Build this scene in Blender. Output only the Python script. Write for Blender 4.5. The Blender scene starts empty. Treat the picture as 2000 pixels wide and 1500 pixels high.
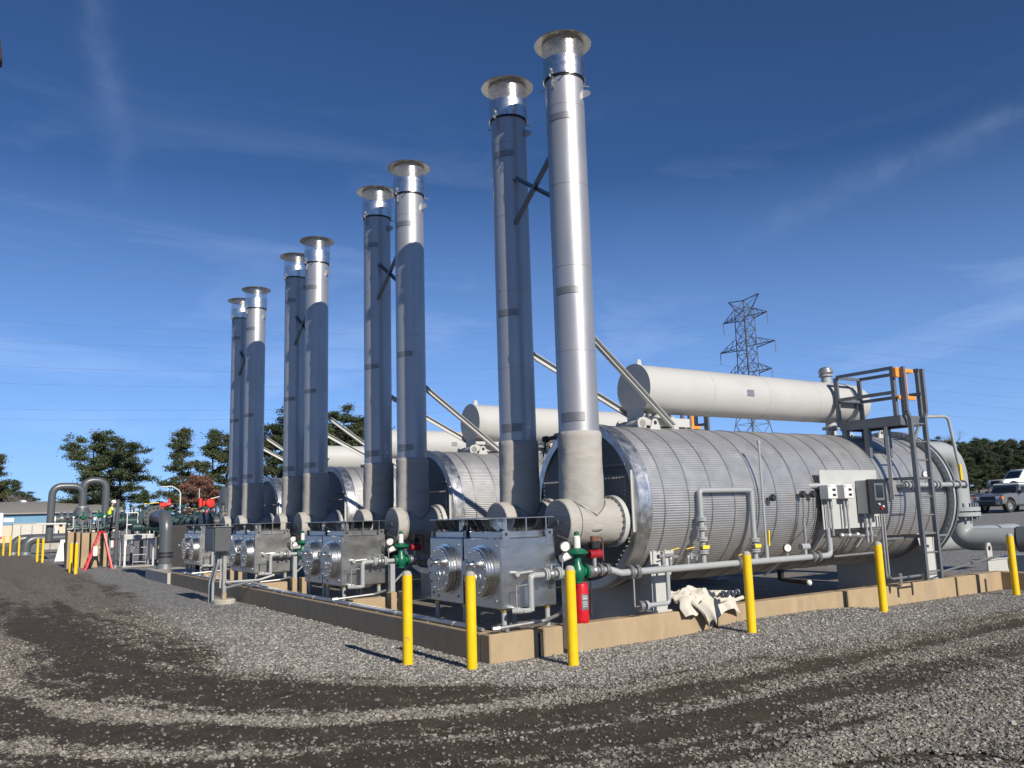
import bpy, math, random
import numpy as np
from mathutils import Vector, Matrix
random.seed(7); RNG = np.random.default_rng(11)
R_ = math.radians
SC = bpy.context.scene
COL = SC.collection

# ------------------------------------------------------------------ camera
cam = bpy.data.cameras.new('camera'); camo = bpy.data.objects.new('camera', cam); COL.objects.link(camo)
cam.sensor_width = 36.0; cam.lens = 36.0 * 1628.83 / 2000.0; cam.clip_start = 0.05; cam.clip_end = 3000
def cam_axes(yaw, pit, rol):
    fw = Vector((math.cos(pit)*math.cos(yaw), math.cos(pit)*math.sin(yaw), math.sin(pit)))
    rt = Vector((math.sin(yaw), -math.cos(yaw), 0)); up = rt.cross(fw)
    rt2 = rt*math.cos(rol) + up*math.sin(rol); up2 = rt2.cross(fw)
    return rt2, up2, fw
_rt, _up, _fw = cam_axes(R_(56.4431), R_(8.7859), R_(-1.7502))
CAM = Vector((-4.87, -7.9324, 1.6))
camo.matrix_world = Matrix(((_rt.x, _up.x, -_fw.x, CAM.x), (_rt.y, _up.y, -_fw.y, CAM.y), (_rt.z, _up.z, -_fw.z, CAM.z), (0, 0, 0, 1)))
SC.camera = camo

# ------------------------------------------------------------------ world, sun, exposure
SUN_EL = R_(28.6); SUN_H = Vector((-0.022, -1.0, 0)).normalized()
SUN_DIR = Vector((SUN_H.x*math.cos(SUN_EL), SUN_H.y*math.cos(SUN_EL), math.sin(SUN_EL)))
W = bpy.data.worlds.new('World'); SC.world = W; W.use_nodes = True
wn = W.node_tree.nodes; wl = W.node_tree.links
for n in list(wn): wn.remove(n)
w_out = wn.new('ShaderNodeOutputWorld'); w_bg = wn.new('ShaderNodeBackground'); w_bg.inputs[1].default_value = 0.070
sky = wn.new('ShaderNodeTexSky'); sky.sky_type = 'NISHITA'; sky.sun_disc = False
sky.sun_elevation = SUN_EL; sky.sun_rotation = math.atan2(SUN_H.x, SUN_H.y)
sky.air_density = 1.0; sky.dust_density = 0.0; sky.ozone_density = 10.0; sky.altitude = 2000
def wmath(op, a=None, b=None, c=None, clamp=False):
    n = wn.new('ShaderNodeMath'); n.operation = op; n.use_clamp = clamp
    for i, v in enumerate((a, b, c)):
        if v is None: continue
        if isinstance(v, (int, float)): n.inputs[i].default_value = v
        else: wl.new(v, n.inputs[i])
    return n.outputs[0]
wtc = wn.new('ShaderNodeTexCoord')
wnorm = wn.new('ShaderNodeVectorMath'); wnorm.operation = 'NORMALIZE'; wl.new(wtc.outputs['Generated'], wnorm.inputs[0]); WD = wnorm.outputs[0]
def wdot(v):
    n = wn.new('ShaderNodeVectorMath'); n.operation = 'DOT_PRODUCT'; wl.new(WD, n.inputs[0]); n.inputs[1].default_value = v; return n.outputs['Value']
def wnoise(scale, detail, rough, stretch=(1, 1, 1), dist=0.0):
    m = wn.new('ShaderNodeMapping'); m.inputs['Scale'].default_value = stretch; wl.new(WD, m.inputs[0])
    n = wn.new('ShaderNodeTexNoise'); n.inputs['Scale'].default_value = scale; n.inputs['Detail'].default_value = detail
    n.inputs['Roughness'].default_value = rough; n.inputs['Distortion'].default_value = dist; wl.new(m.outputs[0], n.inputs['Vector']); return n.outputs[0]
def trail(d1, d2, width, c0, c1, amt, seedscale):
    a = Vector(d1).normalized(); b = Vector(d2).normalized(); nrm = a.cross(b).normalized()
    t = (b - a*b.dot(a)).normalized(); ang = math.acos(a.dot(b))
    nz = wnoise(seedscale, 6, 0.65); wob = wmath('MULTIPLY', wmath('SUBTRACT', nz, 0.5), width*3.0)
    off = wmath('DIVIDE', wmath('ADD', wdot(nrm), wob), width)
    band = wmath('POWER', 2.718, wmath('MULTIPLY', wmath('MULTIPLY', off, off), -1.0))
    th = wmath('ARCTAN2', wdot(t), wdot(a))
    mid = ang*(c0+c1)/2; half = ang*(c1-c0)/2
    u = wmath('DIVIDE', wmath('SUBTRACT', th, mid), half)
    al = wmath('SUBTRACT', 1.0, wmath('MULTIPLY', u, u), clamp=True)
    br = wmath('MULTIPLY', wmath('SUBTRACT', wnoise(seedscale*2.3, 5, 0.7), 0.25), 1.8, clamp=True)
    return wmath('MULTIPLY', wmath('MULTIPLY', wmath('MULTIPLY', band, al), br), amt)
c1 = trail((.0858, .8527, .5154), (.1246, .9198, .3720), 0.014, -0.9, 1.25, 0.085, 9)
c2 = trail((.7574, .5723, .3143), (.8534, .3606, .3764), 0.013, -0.35, 1.9, 0.10, 8)
cir = wmath('MULTIPLY', wmath('SUBTRACT', wnoise(2.1, 8, 0.62, (1.0, 1.0, 4.5), 0.6), 0.50), 2.6, clamp=True)
cirm = wmath('MULTIPLY', cir, wmath('SUBTRACT', 1.0, wmath('MULTIPLY', wmath('ABSOLUTE', wmath('SUBTRACT', wdot((0, 0, 1)), 0.16)), 3.2), clamp=True))
cir = wmath('MULTIPLY', cirm, 0.42)
tot = wmath('ADD', wmath('ADD', c1, c2), cir, clamp=True)
veil = wmath('MULTIPLY', wmath('SUBTRACT', 1.0, wmath('DIVIDE', wmath('MAXIMUM', wdot((0, 0, 1)), 0.0), 0.38), clamp=True), 0.46)
vmix = wn.new('ShaderNodeMix'); vmix.data_type = 'RGBA'; wl.new(veil, vmix.inputs[0]); wl.new(sky.outputs[0], vmix.inputs[6]); vmix.inputs[7].default_value = (5.4, 9.0, 17.5, 1)  # thin high haze
wmix = wn.new('ShaderNodeMix'); wmix.data_type = 'RGBA'; wl.new(tot, wmix.inputs[0]); wl.new(vmix.outputs[2], wmix.inputs[6]); wmix.inputs[7].default_value = (9.0, 11.0, 15.0, 1)
wl.new(wmix.outputs[2], w_bg.inputs[0]); wl.new(w_bg.outputs[0], w_out.inputs[0])

sl = bpy.data.lights.new('sun', 'SUN'); sl.energy = 5.0; sl.angle = R_(0.53); sl.color = (1.0, 0.93, 0.82)
slo = bpy.data.objects.new('sun', sl); COL.objects.link(slo); slo.rotation_euler = (-SUN_DIR).to_track_quat('-Z', 'Y').to_euler(); slo.location = (0, -20, 30)
VS = SC.view_settings; VS.view_transform = 'Standard'; VS.look = 'None'; VS.gamma = 1.0; VS.exposure = 0.3; VS.use_curve_mapping = False
SC.render.engine = 'CYCLES'

# ------------------------------------------------------------------ materials
MATS = {}
def nd(nt, t, **kw):
    n = nt.nodes.new(t)
    for k, v in kw.items(): setattr(n, k, v)
    return n
def mat(name, col, rough=0.5, metal=0.0, var=0.12, vscale=6.0, bump=0.0, bscale=40.0, rvar=0.1, stretch=(1, 1, 1), col2=None, c2scale=2.0, c2lo=0.55, c2hi=0.7, detail=5, spec=None):
    m = bpy.data.materials.new(name); m.use_nodes = True; nt = m.node_tree; p = nt.nodes['Principled BSDF']
    geo = nd(nt, 'ShaderNodeNewGeometry'); mp = nd(nt, 'ShaderNodeMapping'); mp.inputs['Scale'].default_value = stretch
    nt.links.new(geo.outputs['Position'], mp.inputs[0])
    def noise(s, d=detail, r=0.6):
        n = nd(nt, 'ShaderNodeTexNoise'); n.inputs['Scale'].default_value = s; n.inputs['Detail'].default_value = d; n.inputs['Roughness'].default_value = r
        nt.links.new(mp.outputs[0], n.inputs['Vector']); return n.outputs[0]
    n1 = noise(vscale)
    mr = nd(nt, 'ShaderNodeMapRange'); nt.links.new(n1, mr.inputs[0]); mr.inputs[1].default_value = 0.25; mr.inputs[2].default_value = 0.75
    mr.inputs[3].default_value = 1 - var; mr.inputs[4].default_value = 1 + var
    base = nd(nt, 'ShaderNodeMix', data_type='RGBA', blend_type='MULTIPLY'); base.inputs[0].default_value = 1; base.inputs[6].default_value = (*col, 1)
    nt.links.new(mr.outputs[0], base.inputs[7]); out = base.outputs[2]
    if col2:
        n2 = noise(c2scale, 8, 0.65); r2 = nd(nt, 'ShaderNodeMapRange'); nt.links.new(n2, r2.inputs[0]); r2.inputs[1].default_value = c2lo; r2.inputs[2].default_value = c2hi
        mx = nd(nt, 'ShaderNodeMix', data_type='RGBA'); nt.links.new(r2.outputs[0], mx.inputs[0]); nt.links.new(out, mx.inputs[6]); mx.inputs[7].default_value = (*col2, 1); out = mx.outputs[2]
    nt.links.new(out, p.inputs['Base Color'])
    rr = nd(nt, 'ShaderNodeMapRange'); nt.links.new(noise(vscale*1.7), rr.inputs[0]); rr.inputs[1].default_value = 0.3; rr.inputs[2].default_value = 0.7
    rr.inputs[3].default_value = max(0.03, rough*(1-rvar)); rr.inputs[4].default_value = min(1, rough*(1+rvar)); nt.links.new(rr.outputs[0], p.inputs['Roughness'])
    p.inputs['Metallic'].default_value = metal
    if spec is not None: p.inputs['Specular IOR Level'].default_value = spec
    if bump:
        b = nd(nt, 'ShaderNodeBump'); b.inputs['Strength'].default_value = bump; b.inputs['Distance'].default_value = 0.02
        nt.links.new(noise(bscale), b.inputs['Height']); nt.links.new(b.outputs[0], p.inputs['Normal'])
    MATS[name] = m; return m
mat('jacket', (.47, .467, .465), .46, .82, .05, 3.0, .015, 9, .12, col2=(.52, .505, .48), c2scale=1.1, c2lo=.5, c2hi=.85)
mat('jacket_rim', (.58, .58, .58), .42, 1, .06, 5, .05, 5, .3)
mat('strap', (.40, .40, .41), .42, 1, .1)
mat('stack_silver', (.37, .37, .38), .43, .62, .05, 2.0, .03, 3.0, .15, stretch=(1, 1, .35), col2=(.33, .33, .34), c2scale=2.2, c2lo=.55, c2hi=.8)
mat('stack_patch', (.22, .22, .225), .5, .7)
mat('stainless', (.62, .62, .61), .29, 1, .03, 2.0, .006, 1.6, .12, stretch=(1, 1, 2.2), detail=2)
mat('cap_steel', (.62, .61, .59), .3, 1, .08, 8, .02, 8, .2)
mat('blanket', (.335, .318, .29), .8, 0, .10, 5, .28, 16, .08, stretch=(.6, .6, 2.2), col2=(.28, .26, .23), c2scale=3)
mat('front_paint', (.105, .12, .135), .5, 0, .12, 3, .04, 30)
mat('tank_paint', (.43, .43, .415), .38, 0, .04, 1.5, .02, 4, .15, col2=(.40, .39, .37), c2scale=1.2)
mat('pipe_paint', (.30, .315, .32), .4, 0, .06, 4, .03, 30)
mat('steel_grey', (.155, .17, .185), .42, .35, .1, 4, .04, 25)
mat('pipe_dark', (.075, .082, .088), .34, 0, .08, 4, .02, 12)
mat('pipe_green', (.022, .052, .05), .36, 0, .1, 5, .03, 30)
mat('valve_green', (.006, .11, .055), .35, 0, .1, 12)
mat('red', (.50, .012, .02), .28, 0, .06, 6)
mat('dark_red', (.27, .012, .02), .4); mat('actuator_red', (.55, .03, .018), .45, 0, .08, 8)
mat('yellow', (.74, .47, .003), .42, 0, .09, 5, .05, 22, .25, col2=(.42, .28, .05), c2scale=9, c2lo=.60, c2hi=.72)
mat('yellow_tag', (.78, .55, .03), .5)
mat('concrete', (.335, .25, .152), .85, 0, .14, 4.5, .22, 45, .05, stretch=(1, 1, .45), col2=(.27, .20, .13), c2scale=2.2, c2lo=.5, c2hi=.75)
mat('concrete_grey', (.36, .335, .29), .88, 0, .14, 5, .2, 50, col2=(.26, .24, .21), c2scale=2)
mat('pad_floor', (.17, .15, .125), .9, 0, .2, 2.5, .15, 40, col2=(.09, .08, .068), c2scale=1.2)
mat('joint', (.03, .028, .026), .9)
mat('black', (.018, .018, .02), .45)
mat('rubber', (.02, .02, .02), .8)
mat('white_paint', (.62, .61, .585), .45, 0, .05, 5)
mat('panel_grey', (.40, .41, .40), .5, 0, .05, 4, col2=(.42, .42, .40), c2scale=4)
mat('galv', (.36, .36, .355), .42, .75, .14, 14, .05, 40)
mat('orange', (.80, .27, .04), .5)
mat('brass', (.55, .40, .14), .35, .9)
mat('glass_dark', (.02, .024, .028), .08, 0, .02)
mat('tarp', (.50, .47, .405), .75, 0, .08, 7, .35, 22, col2=(.42, .38, .30), c2scale=5)
mat('bark', (.085, .06, .042), .95, 0, .25, 8, .5, 12)
mat('grey_bark', (.17, .145, .125), .95, 0, .2, 8)
def leaf_mat(name, c, c2):
    m = mat(name, c, .62, 0, .35, .9, col2=c2, c2scale=.45, c2lo=.45, c2hi=.65); return m
leaf_mat('needles', (.040, .058, .018), (.058, .074, .024)); leaf_mat('needles_dark', (.030, .044, .015), (.044, .058, .019)); leaf_mat('needles_olive', (.048, .060, .021), (.062, .070, .026))
leaf_mat('russet', (.16, .065, .042), (.11, .07, .045))
mat('roof_grey', (.235, .22, .20), .8, 0, .1, 1.2); mat('wall_blue', (.105, .24, .36), .6, 0, .06, 1); mat('wall_tan', (.56, .46, .33), .8, 0, .08, 1)
mat('suv_paint', (.22, .235, .25), .25, .5, .03, 2); mat('truck_white', (.76, .76, .75), .3, 0, .03, 2)
mat('lamp_amber', (.8, .16, .02), .3); mat('lamp_clear', (.75, .75, .74), .15); mat('rust', (.14, .065, .04), .8, 0, .25, 10)
mat('dark_rust', (.045, .026, .02), .8, 0, .3, 10); mat('tower_steel', (.10, .10, .105), .6, .4, .15, 2); mat('cable', (.12, .13, .15), .6)
mat('skin', (.45, .27, .19), .55); mat('navy', (.03, .035, .07), .8); mat('hivis', (.62, .72, .03), .6); mat('hat_white', (.78, .78, .76), .35)
mat('soil_band', (.11, .075, .05), .95, 0, .2, 1.5)

# gravel ground: attribute 'gravel' is the share of loose stone lying over the dirt, 'fresh' how clean the stone is
def ground_material():
    m = bpy.data.materials.new('gravel_ground'); m.use_nodes = True; nt = m.node_tree; p = nt.nodes['Principled BSDF']; L = nt.links.new
    geo = nd(nt, 'ShaderNodeNewGeometry'); pos = geo.outputs['Position']
    def noise(s, d=6, r=.6):
        n = nd(nt, 'ShaderNodeTexNoise'); n.inputs['Scale'].default_value = s; n.inputs['Detail'].default_value = d; n.inputs['Roughness'].default_value = r; L(pos, n.inputs['Vector']); return n.outputs[0]
    def vor(s, feat='F1'):
        n = nd(nt, 'ShaderNodeTexVoronoi', feature=feat); n.inputs['Scale'].default_value = s; n.inputs['Randomness'].default_value = 1; L(pos, n.inputs['Vector']); return n
    ga = nd(nt, 'ShaderNodeAttribute', attribute_name='gravel'); fa = nd(nt, 'ShaderNodeAttribute', attribute_name='fresh')
    v = vor(34); ve = vor(34, 'DISTANCE_TO_EDGE'); v2 = vor(78); 
    sep = nd(nt, 'ShaderNodeSeparateColor'); L(v.outputs['Color'], sep.inputs[0])
    rampF = nd(nt, 'ShaderNodeValToRGB'); e = rampF.color_ramp.elements; e[0].color = (.12, .118, .115, 1); e[1].color = (.55, .54, .525, 1); x = e.new(.5); x.color = (.27, .265, .257, 1); x = e.new(.8); x.color = (.36, .352, .34, 1)
    L(sep.outputs[0], rampF.inputs[0])
    rampO = nd(nt, 'ShaderNodeValToRGB'); e = rampO.color_ramp.elements; e[0].color = (.10, .085, .066, 1); e[1].color = (.38, .335, .27, 1); x = e.new(.55); x.color = (.21, .182, .145, 1)
    L(sep.outputs[1], rampO.inputs[0])
    st = nd(nt, 'ShaderNodeMix', data_type='RGBA'); L(fa.outputs['Fac'], st.inputs[0]); L(rampO.outputs[0], st.inputs[6]); L(rampF.outputs[0], st.inputs[7])
    gap = nd(nt, 'ShaderNodeMapRange'); L(ve.outputs['Distance'], gap.inputs[0]); gap.inputs[1].default_value = 0; gap.inputs[2].default_value = .12; gap.inputs[3].default_value = .5; gap.inputs[4].default_value = 1
    st2 = nd(nt, 'ShaderNodeMix', data_type='RGBA', blend_type='MULTIPLY'); st2.inputs[0].default_value = 1; L(st.outputs[2], st2.inputs[6]); L(gap.outputs[0], st2.inputs[7])
    dr = nd(nt, 'ShaderNodeValToRGB'); e = dr.color_ramp.elements; e[0].position = .3; e[0].color = (.050, .039, .029, 1); e[1].position = .75; e[1].color = (.125, .098, .070, 1); L(noise(3.5, 8, .7), dr.inputs[0])
    dm = nd(nt, 'ShaderNodeMix', data_type='RGBA', blend_type='MULTIPLY'); dm.inputs[0].default_value = .8; L(dr.outputs[0], dm.inputs[6])
    sp = nd(nt, 'ShaderNodeMapRange'); L(v2.outputs['Distance'], sp.inputs[0]); sp.inputs[1].default_value = 0; sp.inputs[2].default_value = .6; sp.inputs[3].default_value = 1.5; sp.inputs[4].default_value = .6; L(sp.outputs[0], dm.inputs[7])
    # stones break up the edge between dirt and gravel
    am = nd(nt, 'ShaderNodeMath', operation='ADD'); L(ga.outputs['Fac'], am.inputs[0])
    sb = nd(nt, 'ShaderNodeMath', operation='MULTIPLY_ADD'); L(sep.outputs[2], sb.inputs[0]); sb.inputs[1].default_value = .7; sb.inputs[2].default_value = -.35; L(sb.outputs[0], am.inputs[1])
    am2 = nd(nt, 'ShaderNodeMath', operation='ADD'); L(am.outputs[0], am2.inputs[0]); nn = nd(nt, 'ShaderNodeMath', operation='MULTIPLY_ADD'); L(noise(5, 5), nn.inputs[0]); nn.inputs[1].default_value = .6; nn.inputs[2].default_value = -.3; L(nn.outputs[0], am2.inputs[1])
    mm = nd(nt, 'ShaderNodeMapRange'); L(am2.outputs[0], mm.inputs[0]); mm.inputs[1].default_value = .40; mm.inputs[2].default_value = .55
    fin = nd(nt, 'ShaderNodeMix', data_type='RGBA'); L(mm.outputs[0], fin.inputs[0]); L(dm.outputs[2], fin.inputs[6]); L(st2.outputs[2], fin.inputs[7])
    L(fin.outputs[2], p.inputs['Base Color']); p.inputs['Roughness'].default_value = .92; p.inputs['Specular IOR Level'].default_value = .25
    h1 = nd(nt, 'ShaderNodeMath', operation='MULTIPLY'); L(v.outputs['Distance'], h1.inputs[0]); L(mm.outputs[0], h1.inputs[1])
    h2 = nd(nt, 'ShaderNodeMath', operation='MULTIPLY_ADD'); L(h1.outputs[0], h2.inputs[0]); h2.inputs[1].default_value = -1.6
    h3 = nd(nt, 'ShaderNodeMath', operation='MULTIPLY'); L(noise(70, 6, .75), h3.inputs[0]); h3.inputs[1].default_value = 1.1; L(h3.outputs[0], h2.inputs[2])
    b = nd(nt, 'ShaderNodeBump'); b.inputs['Strength'].default_value = .9; b.inputs['Distance'].default_value = .022; L(h2.outputs[0], b.inputs['Height']); L(b.outputs[0], p.inputs['Normal'])
    MATS['gravel_ground'] = m
ground_material()
def stone_material():
    m = bpy.data.materials.new('loose_stone'); m.use_nodes = True; nt = m.node_tree; p = nt.nodes['Principled BSDF']
    a = nd(nt, 'ShaderNodeAttribute', attribute_name='tone'); geo = nd(nt, 'ShaderNodeNewGeometry')
    n = nd(nt, 'ShaderNodeTexNoise'); n.inputs['Scale'].default_value = 120; nt.links.new(geo.outputs['Position'], n.inputs['Vector'])
    r = nd(nt, 'ShaderNodeMapRange'); nt.links.new(n.outputs[0], r.inputs[0]); r.inputs[3].default_value = .75; r.inputs[4].default_value = 1.25
    mx = nd(nt, 'ShaderNodeMix', data_type='RGBA', blend_type='MULTIPLY'); mx.inputs[0].default_value = 1; nt.links.new(a.outputs['Color'], mx.inputs[6]); nt.links.new(r.outputs[0], mx.inputs[7])
    nt.links.new(mx.outputs[2], p.inputs['Base Color']); p.inputs['Roughness'].default_value = .88; MATS['loose_stone'] = m
stone_material()

# ------------------------------------------------------------------ mesh building
def perp(d):
    d = d.normalized(); a = Vector((0, 0, 1)) if abs(d.z) < .9 else Vector((1, 0, 0)); u = d.cross(a).normalized(); return u, d.cross(u)
class MB:
    def __init__(s): s.v = []; s.f = []
    def add(s, vs, fs):
        o = len(s.v); s.v += [tuple(v) for v in vs]; s.f += [tuple(i+o for i in f) for f in fs]; return s
    def box(s, a, b, c=0.0, mtx=None):
        x0, y0, z0 = (min(a[i], b[i]) for i in range(3)); x1, y1, z1 = (max(a[i], b[i]) for i in range(3))
        if c <= 0:
            vs = [(x, y, z) for z in (z0, z1) for y in (y0, y1) for x in (x0, x1)]; fs = [(0, 2, 3, 1), (4, 5, 7, 6), (0, 1, 5, 4), (2, 6, 7, 3), (0, 4, 6, 2), (1, 3, 7, 5)]
        else:
            c = min(c, (x1-x0)*.45, (y1-y0)*.45, (z1-z0)*.45); vs = []; idx = {}
            for i in range(8):
                X = (x0, x1)[i & 1]; Y = (y0, y1)[i >> 1 & 1]; Z = (z0, z1)[i >> 2]; sx = 1 - 2*(i & 1); sy = 1 - 2*(i >> 1 & 1); sz = 1 - 2*(i >> 2)
                for k, pnt in enumerate(((X, Y+sy*c, Z+sz*c), (X+sx*c, Y, Z+sz*c), (X+sx*c, Y+sy*c, Z))): idx[i, k] = len(vs); vs.append(pnt)
            fs = []
            for k, bit in ((0, 1), (1, 2), (2, 4)):
                o = [b_ for b_ in (1, 2, 4) if b_ != bit]
                for val in (0, bit): fs.append(tuple(idx[q, k] for q in (val, val | o[0], val | o[0] | o[1], val | o[1])))
            for bit in (1, 2, 4):
                o = [b_ for b_ in (1, 2, 4) if b_ != bit]; ks = [{1: 0, 2: 1, 4: 2}[q] for q in o]
                for c0 in (0, o[0]):
                    for c1_ in (0, o[1]):
                        i = c0 | c1_; j = i | bit; fs.append((idx[i, ks[0]], idx[j, ks[0]], idx[j, ks[1]], idx[i, ks[1]]))
            for i in range(8): fs.append((idx[i, 0], idx[i, 1], idx[i, 2]))
        if mtx is not None: vs = [mtx @ Vector(v) for v in vs]
        return s.add(vs, fs)
    def cyl(s, p0, p1, r0, r1=None, n=16, caps=True):
        r1 = r0 if r1 is None else r1; p0 = Vector(p0); p1 = Vector(p1); u, w = perp(p1-p0); vs = []
        for p, r in ((p0, r0), (p1, r1)):
            for k in range(n): a = 2*math.pi*k/n; vs.append(p+u*(r*math.cos(a))+w*(r*math.sin(a)))
        fs = [(k, (k+1) % n, n+(k+1) % n, n+k) for k in range(n)]
        if caps: fs += [tuple(range(n-1, -1, -1)), tuple(range(n, 2*n))]
        return s.add(vs, fs)
    def tube(s, path, r, n=10, caps=True):
        P = [Vector(p) for p in path]; m = len(P); T = []
        for i in range(m):
            t = (P[min(i+1, m-1)]-P[max(i-1, 0)]); T.append(t.normalized() if t.length > 1e-9 else Vector((0, 0, 1)))
        u, w = perp(T[0]); vs = []; rr = r if isinstance(r, (list, tuple)) else [r]*m
        for i in range(m):
            if i: q = T[i-1].rotation_difference(T[i]); u = q @ u; w = q @ w
            for k in range(n): a = 2*math.pi*k/n; vs.append(P[i]+u*(rr[i]*math.cos(a))+w*(rr[i]*math.sin(a)))
        fs = [(i*n+k, i*n+(k+1) % n, (i+1)*n+(k+1) % n, (i+1)*n+k) for i in range(m-1) for k in range(n)]
        if caps: fs += [tuple(range(n-1, -1, -1)), tuple(range((m-1)*n, m*n))]
        return s.add(vs, fs)
    def lathe(s, prof, o=(0, 0, 0), axis=(0, 0, 1), n=32, close=False):
        o = Vector(o); ax = Vector(axis).normalized(); u, w = perp(ax); vs = []; m = len(prof)
        for (r, t) in prof:
            for k in range(n): a = 2*math.pi*k/n; vs.append(o+ax*t+u*(r*math.cos(a))+w*(r*math.sin(a)))
        fs = [(i*n+k, i*n+(k+1) % n, (i+1)*n+(k+1) % n, (i+1)*n+k) for i in range(m-1) for k in range(n)]
        if close: fs += [((m-1)*n+k, (m-1)*n+(k+1) % n, (k+1) % n, k) for k in range(n)]
        else:
            if prof[0][0] > 1e-4: fs.append(tuple(range(n-1, -1, -1)))
            if prof[-1][0] > 1e-4: fs.append(tuple(range((m-1)*n, m*n)))
        return s.add(vs, fs)
    def ring(s, o, axis, r0, r1, t0, t1, n=32): return s.lathe([(r0, t0), (r1, t0), (r1, t1), (r0, t1)], o, axis, n, True)
    def prism(s, poly, d, o=(0, 0, 0), ux=(1, 0, 0), uy=(0, 0, 1), un=(0, 1, 0)):
        o = Vector(o); ux = Vector(ux); uy = Vector(uy); un = Vector(un); n = len(poly)
        vs = [o+ux*a+uy*b for a, b in poly]+[o+ux*a+uy*b+un*d for a, b in poly]
        return s.add(vs, [tuple(range(n)), tuple(range(2*n-1, n-1, -1))]+[(k, n+k, n+(k+1) % n, (k+1) % n) for k in range(n)])
    def bar(s, p0, p1, w, t, up=(0, 0, 1)):
        p0 = Vector(p0); p1 = Vector(p1); d = (p1-p0).normalized(); u = d.cross(Vector(up))
        if u.length < 1e-4: u = d.cross(Vector((1, 0, 0)))
        u.normalize(); q = u.cross(d); vs = [p+u*(a*w/2)+q*(b*t/2) for p in (p0, p1) for a, b in ((-1, -1), (1, -1), (1, 1), (-1, 1))]
        return s.add(vs, [(0, 1, 2, 3), (7, 6, 5, 4), (0, 4, 5, 1), (1, 5, 6, 2), (2, 6, 7, 3), (3, 7, 4, 0)])
    def angle(s, p0, p1, w, t, up=(0, 0, 1), flip=1):
        p0 = Vector(p0); p1 = Vector(p1); d = (p1-p0).normalized(); u = d.cross(Vector(up)).normalized(); q = u.cross(d)
        s.bar(p0+q*(w/2), p1+q*(w/2), t, w, q); s.bar(p0+u*(flip*w/2), p1+u*(flip*w/2), w, t*.98, q); return s
    def sph(s, c, r, n=12, m=7, sc=(1, 1, 1)):
        vs = []; c = Vector(c)
        for i in range(m+1):
            th = math.pi*i/m
            for k in range(n): a = 2*math.pi*k/n; vs.append(c+Vector((r*math.sin(th)*math.cos(a)*sc[0], r*math.sin(th)*math.sin(a)*sc[1], r*math.cos(th)*sc[2])))
        return s.add(vs, [(i*n+k, (i+1)*n+k, (i+1)*n+(k+1) % n, i*n+(k+1) % n) for i in range(m) for k in range(n)])
    def build(s, name, m, parent=None, loc=None, sharp=35, smooth=True):
        me = bpy.data.meshes.new(name); off = Vector((0, 0, 0))
        if parent is not None:
            q = parent
            while q is not None: off += q.location; q = q.parent
        elif loc is not None: off = Vector(loc)
        me.from_pydata([(v[0]-off.x, v[1]-off.y, v[2]-off.z) for v in s.v], [], s.f)
        import bmesh
        bm = bmesh.new(); bm.from_mesh(me); bmesh.ops.remove_doubles(bm, verts=bm.verts, dist=1e-6); bmesh.ops.recalc_face_normals(bm, faces=bm.faces); bm.to_mesh(me); bm.free()
        if smooth:
            me.polygons.foreach_set('use_smooth', [True]*len(me.polygons)); me.set_sharp_from_angle(angle=R_(sharp))
        me.materials.append(MATS[m]); ob = bpy.data.objects.new(name, me); COL.objects.link(ob)
        if parent is not None: ob.parent = parent
        elif loc is not None: ob.location = loc
        return ob
def tag(o, label=None, cat=None, group=None, kind=None):
    if label: o['label'] = label
    if cat: o['category'] = cat
    if group: o['group'] = group
    if kind: o['kind'] = kind
    return o
def thing(name, loc, label, cat, group=None):
    o = bpy.data.objects.new(name, None); COL.objects.link(o); o.location = loc; o.empty_display_size = .2; return tag(o, label, cat, group)
def copy_tree(o, parent=None):
    c = o.copy(); COL.objects.link(c); c.parent = parent
    for ch in list(o.children): copy_tree(ch, c)
    return c
def dup(root, d, label=None, rz=None):
    c = copy_tree(root); c.location = root.location + Vector(d)
    if label: c['label'] = label
    if rz is not None: c.rotation_euler.z = rz
    return c
def fil(path, rad, k=6):
    P = [Vector(p) for p in path]; out = [P[0]]
    for i in range(1, len(P)-1):
        a = P[i-1]-P[i]; b = P[i+1]-P[i]; la, lb = a.length, b.length; a.normalize(); b.normalize()
        ang = a.angle(b)
        if ang > math.pi-.02: out.append(P[i]); continue
        t = min(rad/math.tan(ang/2), la*.49, lb*.49); p0 = P[i]+a*t; p1 = P[i]+b*t
        for j in range(k+1):
            u = j/k; out.append(p0*(1-u)**2+P[i]*(2*u*(1-u))+p1*u*u)
    out.append(P[-1]); return out
def bolts(mb, o, axis, rad, n, r, h, a0=0):
    o = Vector(o); ax = Vector(axis).normalized(); u, w = perp(ax)
    for k in range(n):
        a = a0+2*math.pi*k/n; p = o+u*(rad*math.cos(a))+w*(rad*math.sin(a)); mb.cyl(p, p+ax*h, r, n=6)
def vnoise(x, y, seed=0):
    x = np.asarray(x, float); y = np.asarray(y, float); xi = np.floor(x).astype(np.int64); yi = np.floor(y).astype(np.int64); fx = x-xi; fy = y-yi
    def h(a, b):
        n = (a*374761393+b*668265263+seed*974711) & 0xffffffff; n = ((n ^ (n >> 13))*1274126177) & 0xffffffff; return ((n ^ (n >> 16)) & 0xffff)/65535.
    u = fx*fx*(3-2*fx); v = fy*fy*(3-2*fy)
    return (h(xi, yi)*(1-u)+h(xi+1, yi)*u)*(1-v)+(h(xi, yi+1)*(1-u)+h(xi+1, yi+1)*u)*v
def fbm(x, y, seed=0, o=4):
    t = 0; a = .5; s = 0
    for i in range(o): t = t+a*vnoise(np.asarray(x)*2**i, np.asarray(y)*2**i, seed+i*17); s += a; a *= .5
    return t/s
def sstep(a, b, x): t = np.clip((x-a)/(b-a), 0, 1); return t*t*(3-2*t)

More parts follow.
